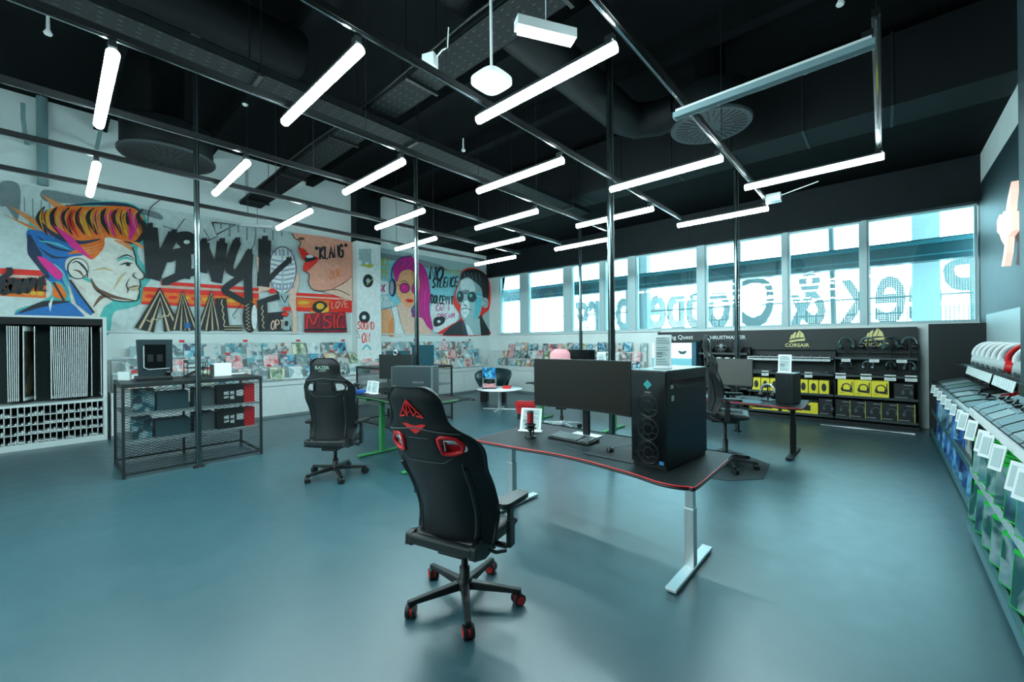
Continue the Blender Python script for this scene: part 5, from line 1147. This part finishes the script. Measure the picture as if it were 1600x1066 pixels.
def ship(parent, cx, cz, s=1.0):
    m = MB(); m.M = facing((cx,-.132,cz),(1,0,0),(0,0,1))
    def pg(pl): m.prism([(x*s,y*s) for x,y in pl], 0, .002)
    pg([(-.155,-.02),(-.12,.01),(.0,.035),(.155,.055),(.135,.0),(.0,-.005),(-.10,-.03)])
    pg([(-.13,.025),(-.10,.13),(-.065,.15),(-.09,.05)]); pg([(-.085,.05),(-.055,.17),(-.01,.20),(-.035,.06)]); pg([(-.025,.065),(.0,.15),(.05,.235),(.055,.15),(.03,.07)]); pg([(.04,.075),(.065,.14),(.06,.22),(.12,.15),(.14,.07)])
    m.build('ship_emblem', GOLD, parent)
    m = MB(); m.M = facing((cx,-.132,cz-.095),(1,0,0),(0,0,1)); m.text('CORSAIR', .105*s, 0, .002, bold=.0015); m.build('emblem_lettering', GOLD, parent)
ship(c1, .11, 1.65, 1.0); ship(c2, 0.0, 1.66, 1.0)
# white display of headsets (lit plinth)
t = thing('headset_display', 'white and cyan boxed goggle display beside the racing wheels', 'display', (-3.95,10.52,1.0))
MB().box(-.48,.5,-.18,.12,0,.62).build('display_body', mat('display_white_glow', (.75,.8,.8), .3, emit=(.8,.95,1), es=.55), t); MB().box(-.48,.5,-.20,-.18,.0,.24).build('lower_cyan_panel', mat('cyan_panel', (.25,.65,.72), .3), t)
MB().box(.50,.60,-.19,.13,.0,.64).build('end_column', mat('blue_end_column', (.02,.12,.18), .4), t); m = MB()
for dx in (-.25,.28): m.tube([(dx-.09,-.2,.42),(dx-.04,-.2,.38),(dx+.04,-.2,.38),(dx+.09,-.2,.42)], [.02,.035,.035,.02], 8)
m.build('goggles_print', mat('teal_goggles', (.02,.12,.13), .4), t)
simple_box('headset_carton', 'long white goggle carton below the goggle display', 'carton', (-3.95,10.5,.60), (.9,.3,.34), mat('cyan_white_carton', (.45,.7,.73), .4))
simple_box('headset_carton', 'long pale cyan carton on the lowest shelf of the goggle bay', 'carton', (-3.95,10.5,.16), (.9,.3,.34), MATS['cyan_panel'])
for k, x in enumerate((-3.12,-2.82,-2.50)):
    t = thing('racing_wheel', ['leftmost','middle','rightmost'][k]+' black racing wheel on the shelf by the goggle display', 'racing wheel', (x,10.52,1.38), group='racing wheels'); R = Matrix.Rotation(radians(78),4,'X')
    m = MB(); m.M = Matrix.Translation((0,-.06,.17)) @ R; m.tube([(.13*cos(a),.13*sin(a),0) for a in [2*pi*i/28 for i in range(28)]], .014, 8, closed=True); m.build('wheel_rim', BLK, t)
    m = MB(); m.M = Matrix.Translation((0,-.06,.17)) @ R
    for a in (0, pi, -pi/2, -pi/2+.5, -pi/2-.5): m.tube([(0,0,0),(.12*cos(a),.12*sin(a),0)], .012, 6)
    m.cyl((0,0,-.02),(0,0,.02),.04,16); m.build('wheel_spokes', mat('wheel_spoke_grey', (.12,.15,.155), .4, .3) if k == 1 else GRYM, t); MB().box(-.09,.09,-.02,.15,0,.1).build('wheel_base', BLK, t, bevel=.01); MB().cyl((0,-.04,.16),(0,.06,.08),.03,12).build('wheel_shaft', BLK, t)
for k, x in enumerate((-3.05,-2.87,-2.69,-2.51)): simple_box('game_case', '%s white-fronted box below the racing wheels, from the left' % ORD[k], 'carton', (x,10.5,1.0), (.09,.2,.28), WHTP if k != 1 else CARD, group='white boxes below the racing wheels')
for k in range(5): simple_box('dark_carton', '%s dark carton on the %s wheel-bay shelf, from the left' % (ORD[k%3], 'lowest' if k < 3 else 'second'), 'carton', (-3.08+.3*(k%3),10.5,.16 if k<3 else .60), (.26,.28,.34), BLK)
# shelf price labels as parts of their bay
def label_row(parent, xs, y, z, w_=.14, h=.085):
    for x in xs:
        o = MB().box(-w_/2,w_/2,-.003,0,0,h).build('price_label', CARD, parent, loc=(x,y,z), rot=(radians(-10),0,0)); m = MB()
        for k in range(3): m.box(-w_*.4,w_*(.4-.2*(k%2)),-.004,-.003,.015+h*.28*k,.015+h*.28*k+.008)
        m.build('label_print', INK, o)
label_row(c1, [-.70+.148*k for k in range(10)], -.462, 1.235); label_row(c1, [-.42,.35], -.515, .90, .13, .11)
label_row(c2, [-.42,.0,.38], -.415, 1.235); label_row(c2, [-.50,-.12,.22,.50], -.465, .90, .16, .11)
# mice
msx = [-2.14+.148*k for k in range(10)]
for k, x in enumerate(msx):
    t = thing('mouse', '%s black mouse from the left on the top shelf under the gold emblem' % ORD[k], 'mouse', (x,10.46,1.30), 0, 'mice on the top shelf')
    m = MB(); vs = [(.032*cos(2*pi*i/12)*cos(ph)**.6, .055*sin(2*pi*i/12)*cos(ph)**.6, .04*sin(ph)) for ph in (0,.35,.7,1.05,1.4) for i in range(12)]; m.add(vs, [(j*12+i,j*12+(i+1)%12,(j+1)*12+(i+1)%12,(j+1)*12+i) for j in range(4) for i in range(12)],0,True); m.add(vs[-12:],[tuple(range(12))]); m.build('mouse_shell', BLK, t); MB().cyl((-.004,-.03,.034),(.004,-.03,.034),.008,10).build('scroll_wheel', CARD, t)
for k, (x, n) in enumerate(((-2.0,'left'),(-1.5,'middle'),(-1.03,'right'))):
    o = keyboard('dark keyboard on the shelf below the mice, %s one' % n, (x,10.47,.98), 0, .42, .14); o['group'] = 'keyboards on the shelf'
def icon_box(name, label, c, size, kind, body=YEL, group=None):
    t = thing(name, label, 'carton', c, 0, group); x, y, z = size; MB().box(-x/2,x/2,-y/2,y/2,0,z).build('carton_body', body, t, bevel=.002)
    m = MB(); m.M = facing((0,-y/2-.0005,z*.5),(1,0,0),(0,0,1))
    if kind == 'mouse': m.prism([(x*.26*cos(a), z*.30*sin(a)) for a in [2*pi*i/20 for i in range(20)]], 0, .001)
    elif kind == 'headset':
        r = z*.24; cx = x*.05; m.add([(cx+q*cos(a), q*sin(a)+z*.05, .001) for a in [-.3+(pi+.6)*i/16 for i in range(17)] for q in (r, r*.72)], [(2*i,2*i+1,2*i+3,2*i+2) for i in range(16)])
        for sg in (-1,1): m.prism([(cx+sg*r*.9+r*.3*cos(a), -z*.08+r*.42*sin(a)) for a in [2*pi*i/14 for i in range(14)]], 0, .0015)
        m.prism([(cx-r*1.1,-z*.22),(cx+r*1.0,-z*.28),(cx+r*.9,-z*.12),(cx-r,-z*.10)], 0, .001); m.box(x*.36,x*.42,-z*.3,z*.38,0,.001); m.box(-x*.42,-x*.1,-z*.34,-z*.32,0,.001)
    elif kind == 'keyboard': m.box(-x*.3,x*.3,-z*.25,z*.2,0,.001)
    elif kind == 'dark': m.box(-x*.45,x*.2,-z*.42,-z*.39,0,.001); m.box(.0,x*.45,z*.38,z*.41,0,.001)
    m.build('carton_print', (BLK if body is YEL else mat('silver_print', (.35,.4,.4), .4)), t)
    if kind == 'dark':
        m = MB(); m.M = facing((x*.18,-y/2-.001,z*.5),(1,0,0),(0,0,1)); r = z*.2
        m.tube([(r*cos(a), r*sin(a), .0) for a in [-.4+(pi+.8)*i/12 for i in range(13)]], .006, 5); 
        for sg in (-1,1): m.prism([(sg*r+.022*cos(a), -r*.4+.035*sin(a)) for a in [2*pi*i/12 for i in range(12)]],0,.002)
        m.build('headset_print', mat('dim_teal_print', (.06,.10,.11), .3), t)
    return t
for k in range(8): icon_box('mouse_carton', '%s yellow mouse carton from the left under the keyboards' % ORD[k], (-2.08+.17*k,10.42,.58), (.155,.2,.27), 'mouse', group='yellow mouse cartons')
for k in range(3): icon_box('headset_carton', '%s yellow headset carton from the left on the middle shelf' % ORD[k], (-.55+.25*k,10.42,.58), (.245,.22,.31), 'headset', group='yellow headset cartons')
icon_box('headset_carton', 'black headset carton right of the yellow ones on the middle shelf', (.27,10.44,.58), (.26,.2,.28), 'dark', BLK)
icon_box('keyboard_carton', 'yellow keyboard carton on the lowest shelf behind the right-hand desk leg', (-1.3,10.44,.16), (.62,.22,.25), 'keyboard')
icon_box('keyboard_carton', 'second yellow keyboard carton on the lowest shelf, further left', (-1.95,10.44,.16), (.55,.22,.13), 'keyboard')
for k in range(6): icon_box('headset_carton', '%s black headset carton from the left on the lowest shelf' % ORD[k], (-.865 if k == 0 else -.60+.225*(k-1),10.44,.16), (.215,.22,.33), 'dark', BLK, group='black headset cartons on the lowest shelf')
for k in range(5): tag(MB().box(-.006,.006,-.11,.11,0,.33).build('carton_spine_card', mat('olive_card', (.35,.33,.05), .5), loc=(-.4875+.225*k,10.43,.16)), '%s thin olive card between the black cartons, from the left' % ORD[k], 'card', 'olive cards')
CH2 = mat('steel_blue_plastic', (.10,.17,.18), .25, .4)
for r, (z, y, nm) in enumerate(((.98,10.50,'lower'),(1.32,10.55,'upper'))):
    for k, x in enumerate((-.55,-.22,.10,.36)): headset('%s headset from the left on the %s emblem shelf' % (ORD[k], nm), (x,y,z), radians((10,-8,35,-30)[k]), CH2, CH2 if (k+r)%2 else BLK, 'headsets on display stands', s=.92 if r == 0 else 1.3)
m = MB()
for k in range(4): m.tube([(-.2+.12*i, 10.0+.03*sin(i*.9+k), .012+.004*k) for i in range(-6,6)], .006, 5)
tag(m.build('floor_cables', WHTP), 'loose white cables on the floor in front of the black shelving', 'cable')
# ================================================================ RIGHT WALL SHELVING
t = thing('wall_shelving', 'black shelving along the right wall, far section with headphones on top', 'shelving', (XR, 5.25, 0)); L = 4.85
D_ = XR-.62
MB().box(-.02,0,0,L,0,1.55).build('back_panel', SHB, t); MB().box(-.03,0,0,L,1.55,2.06).build('light_back_panel', mat('pale_back_panel', (.55,.68,.70), .4), t)
MB().box(-D_-.04,-.02,L-.03,L,0,1.93).build('end_panel', SHB, t); MB().box(-D_,-.02,0,.02,0,1.0).build('divider_panel', SHB, t)
MB().box(-D_,-.02,0.02,L-.03,.0,.10).build('plinth', BLK, t); MB().box(-D_-.03,-D_,0,L-.03,.06,.13).build('bottom_rail', mat('teal_rail', (.04,.13,.15), .35), t)
MB().box(-D_,-.02,.02,L-.03,.43,.46).build('shelf', SHB, t); MB().box(-D_-.012,-D_,.02,L-.03,.41,.47).build('shelf_rail', MATS['teal_rail'], t)
m = MB(); m.add([(-D_-.02,.82,.90),(-.1,.82,1.06),(-.1,L-.03,1.06),(-D_-.02,L-.03,.90),(-D_-.02,.82,.94),(-.1,.82,1.10),(-.1,L-.03,1.10),(-D_-.02,L-.03,.94)],[(0,3,2,1),(4,5,6,7),(0,1,5,4),(1,2,6,5),(2,3,7,6),(3,0,4,7)]); m.build('sloped_tray', SHB, t)
m = MB(); m.M = Matrix.Translation((-D_-.02,0,.941)) @ Matrix.Rotation(-math.atan2(.16, D_-.08),4,'Y'); m.box(.02,D_-.12,.85,1.95,0,.004); m.build('tray_graphic', mat('pale_tray_graphic', (.6,.7,.72), .2), t)
m = MB(); m.M = Matrix.Translation((-D_-.02,0,.946)) @ Matrix.Rotation(-math.atan2(.16, D_-.08),4,'Y'); m.prism([(.25,.86),(.52,.86),(.48,1.2),(.30,1.12)],0,.002); m.prism([(.32,1.35),(.53,1.3),(.53,1.9),(.38,1.8)],0,.002); m.build('red_graphic', mat('glossy_red_graphic', (.75,.01,.01), .15), t)
MB().box(-.42,-.02,.02,L-.5,1.27,1.30).build('top_shelf', SHB, t)
for k in range(26):
    if k in (9,): continue
    MB().box(-.004,0,-.045,.045,-.10,0).build('price_label', CARD, t, loc=(-.425,.3+.105*k,1.31), rot=(0,radians(12),0))
for k in range(7): 
    o = MB().box(-.004,0,-.038,.038,-.13,0).build('hanging_price_card', CARD, t, loc=(-D_-.03,1.0+.5*k,.95), rot=(0,radians(10),radians(30))); MB().box(-.006,-.004,-.026,.026,-.11,-.02).build('card_print', mat('card_face', (.42,.52,.52), .5), o)
for k in range(9):
    headset('%s headphones from the near end on the top shelf of the right wall' % ('red' if k == 2 else '%s white-banded' % ORD[k]), (XR-.22,5.6+.34*k,1.30), radians(-14), RED if k == 2 else WHTP, RED if k==2 else mat('pale_grey_cup', (.5,.58,.58), .35), 'headphones on the top shelf', s=1.65, stand=False, z0=.155)
SL = math.atan2(.16, D_-.08)
PACKM = [mat('pack_silver', (.07,.11,.12), .4, .2), mat('pack_green_tint', (.05,.13,.11), .4), mat('pack_white', (.22,.28,.29), .45)]
def pack(label, loc, tilt, w_=.25, l=.40, mi=0, group=None):
    t_ = thing('accessory_pack', label, 'accessory pack', loc, 0, group); t_.rotation_euler = (0,-tilt,0); MB().box(0,l,-w_/2,w_/2,0,.02).build('pack_body', BLK, t_, bevel=.003); m = MB()
    for i in range(5): m.box(.02,l-.10,-w_/2+.012+i*(w_-.02)/5,-w_/2+.006+(i+1)*(w_-.02)/5-.004,.02,.026)
    m.build('pack_strips', PACKM[mi], t_); m = MB(); m.tube([(l-.06,-w_/2+.02,.03),(l-.02,0,.035),(l-.06,w_/2-.02,.03)], .012, 6); m.build('pack_hook_bar', BLK, t_); return t_
for k in range(7): pack('%s clear accessory pack from the near end on the far sloped tray' % ORD[k], (XR-D_+.03,6.45+.5*k,.960), SL, .40, .26 if k < 3 else .40, k % 3, 'packs on the far sloped tray')
def cases(prefix, xs, ys, z, size, bodies, rowname, deep=2, cat='game case', covm=None):
    w_, h = size; cache = {}
    for i, y in enumerate(ys):
        for d in range(deep):
            bm_ = bodies[(i+d) % len(bodies)]; cm_ = covm[(i*3+d) % len(covm)]
            key = (bm_.name, cm_.name)
            if key not in cache:
                o = MB().box(0,.035,-w_/2,w_/2,0,h).build('game_case', bm_, bevel=.002); q = MB().box(-.001,0,-w_/2+.045,w_/2-.008,.010,h-.025).build('cover_sheet', cm_, o); cache[key] = (o, q)
            else:
                o0, q0 = cache[key]; o = o0.copy(); COL.objects.link(o); q = q0.copy(); COL.objects.link(q); q.parent = o
            o.location = (xs + .055*d, y, z); o.rotation_euler = (0, radians(4), radians(20))
            tag(o, '%s %s from the near end, %s, %s' % (ORD[i], prefix, rowname, ('at the front','one behind the front','at the rear','last in depth')[d]), cat, prefix + 's on the ' + rowname)
GRN = mat('green_case_plastic', (.015,.45,.05), .25); BLU = mat('blue_case_plastic', (.01,.09,.38), .25)
CVG = [cover_mat('game_cover_%d' % i, c, 3, i+11, .12) for i, c in enumerate((((.01,.05,.07),(.06,.18,.22),(.22,.32,.34),(.01,.08,.08)), ((.02,.10,.12),(.10,.25,.30),(.30,.40,.42),(.01,.04,.06)), ((.01,.05,.1),(.03,.15,.25),(.12,.26,.32),(.005,.02,.03))))]
CVB = [cover_mat('game_cover_blue_%d' % i, c, 3, i+15, .12) for i, c in enumerate((((.01,.04,.16),(.03,.16,.45),(.15,.4,.6),(.01,.02,.06)), ((.01,.06,.2),(.08,.2,.32),(.005,.03,.12),(.03,.12,.35))))]
cases('blue game case', .64, [5.42+.29*k for k in range(14)], .125, (.22,.27), [BLU], 'lowest far shelf', 3, covm=CVB)
cases('blue game case', .64, [7.25+.28*k for k in range(8)], .46, (.21,.27), [BLU, BLK, BLU], 'middle far shelf', 2, covm=CVB+CVG)
for k in range(4):
    t = thing('headset_carton', '%s grey-white headset carton from the near end on the middle far shelf' % ORD[k], 'carton', (.66, 5.98+.29*k, .46), group='grey-white headset cartons'); MB().box(0,.42,-.10,.11,0,.36).build('carton_body', mat('grey_white_carton', (.36,.41,.41), .4) if k < 3 else BLU, t, bevel=.003)
    MB().box(-.002,0,-.05,.06,.08,.26).build('carton_print', mat('dark_oval_print', (.1,.13,.15), .4), t)
    if k == 0: MB().box(.05,.38,-.102,-.10,.20,.30).build('end_window', mat('grey_end_window', (.15,.19,.2), .3), t); MB().box(.01,.03,-.102,-.10,.06,.2).build('red_mark', RED, t)
# near section
t = thing('wall_shelving', 'black shelving along the right wall, near section full of green game cases', 'shelving', (.82, 1.85, 0)); L = 3.35; D2 = .82-.55
MB().box(-.015,0,0,L,0,1.32).build('back_panel', SHB, t); MB().box(-D2,-.015,0,L,0,.10).build('plinth', BLK, t); MB().box(-D2-.03,-D2,0,L,.07,.15).build('bottom_rail', MATS['teal_rail'], t)
MB().box(-D2,-.015,0,L,.56,.58).build('shelf', SHB, t); MB().box(-D2-.012,-D2,0,L,.545,.60).build('shelf_rail', mat('striped_rail', (.3,.4,.42), .3, noise=.5, nscale=60), t)
MB().box(-D2,-.015,L-.02,L,0,1.1).build('divider_panel', SHB, t)
m = MB(); m.add([(-D2,0,1.05),(-.015,0,1.19),(-.015,L,1.19),(-D2,L,1.05),(-D2,0,1.09),(-.015,0,1.23),(-.015,L,1.23),(-D2,L,1.09)],[(0,3,2,1),(4,5,6,7),(0,1,5,4),(1,2,6,5),(2,3,7,6),(3,0,4,7)]); m.build('sloped_tray', SHB, t)
MB().box(-D2-.012,-D2,0,L,1.04,1.10).build('tray_lip', WHTP, t)
for k in range(9):
    y = (.3,.75,1.2,1.35,1.8,2.15,2.3,2.75,3.2)[k]; o = MB().box(-.004,0,-.042,.042,-.15,0).build('hanging_price_card', WHTP, t, loc=(-D2-.05,y,1.075), rot=(0,radians(12),radians(30))); MB().box(-.006,-.004,-.028,.028,-.13,-.02).build('card_print', mat('card_face', (.42,.52,.52), .5), o)
SL2 = math.atan2(.14, D2-.015)
for k in range(12): pack('%s silver accessory pack from the near end on the near sloped tray' % ORD[k], (.56,2.05+.27*k,1.094), SL2, .25, .235, 0 if k % 3 else 2, 'packs on the near sloped tray')
cases('green game case', .565, [2.0+.29*k for k in range(11)], .60, (.21,.29), [GRN], 'upper near shelf', 3, covm=CVG)
cases('green game case', .565, [2.0+.31*k for k in range(11)], .16, (.23,.33), [GRN], 'lower near shelf', 3, covm=CVG)
# wall lamps of the shelf run: slim strip that washes the pale back panel
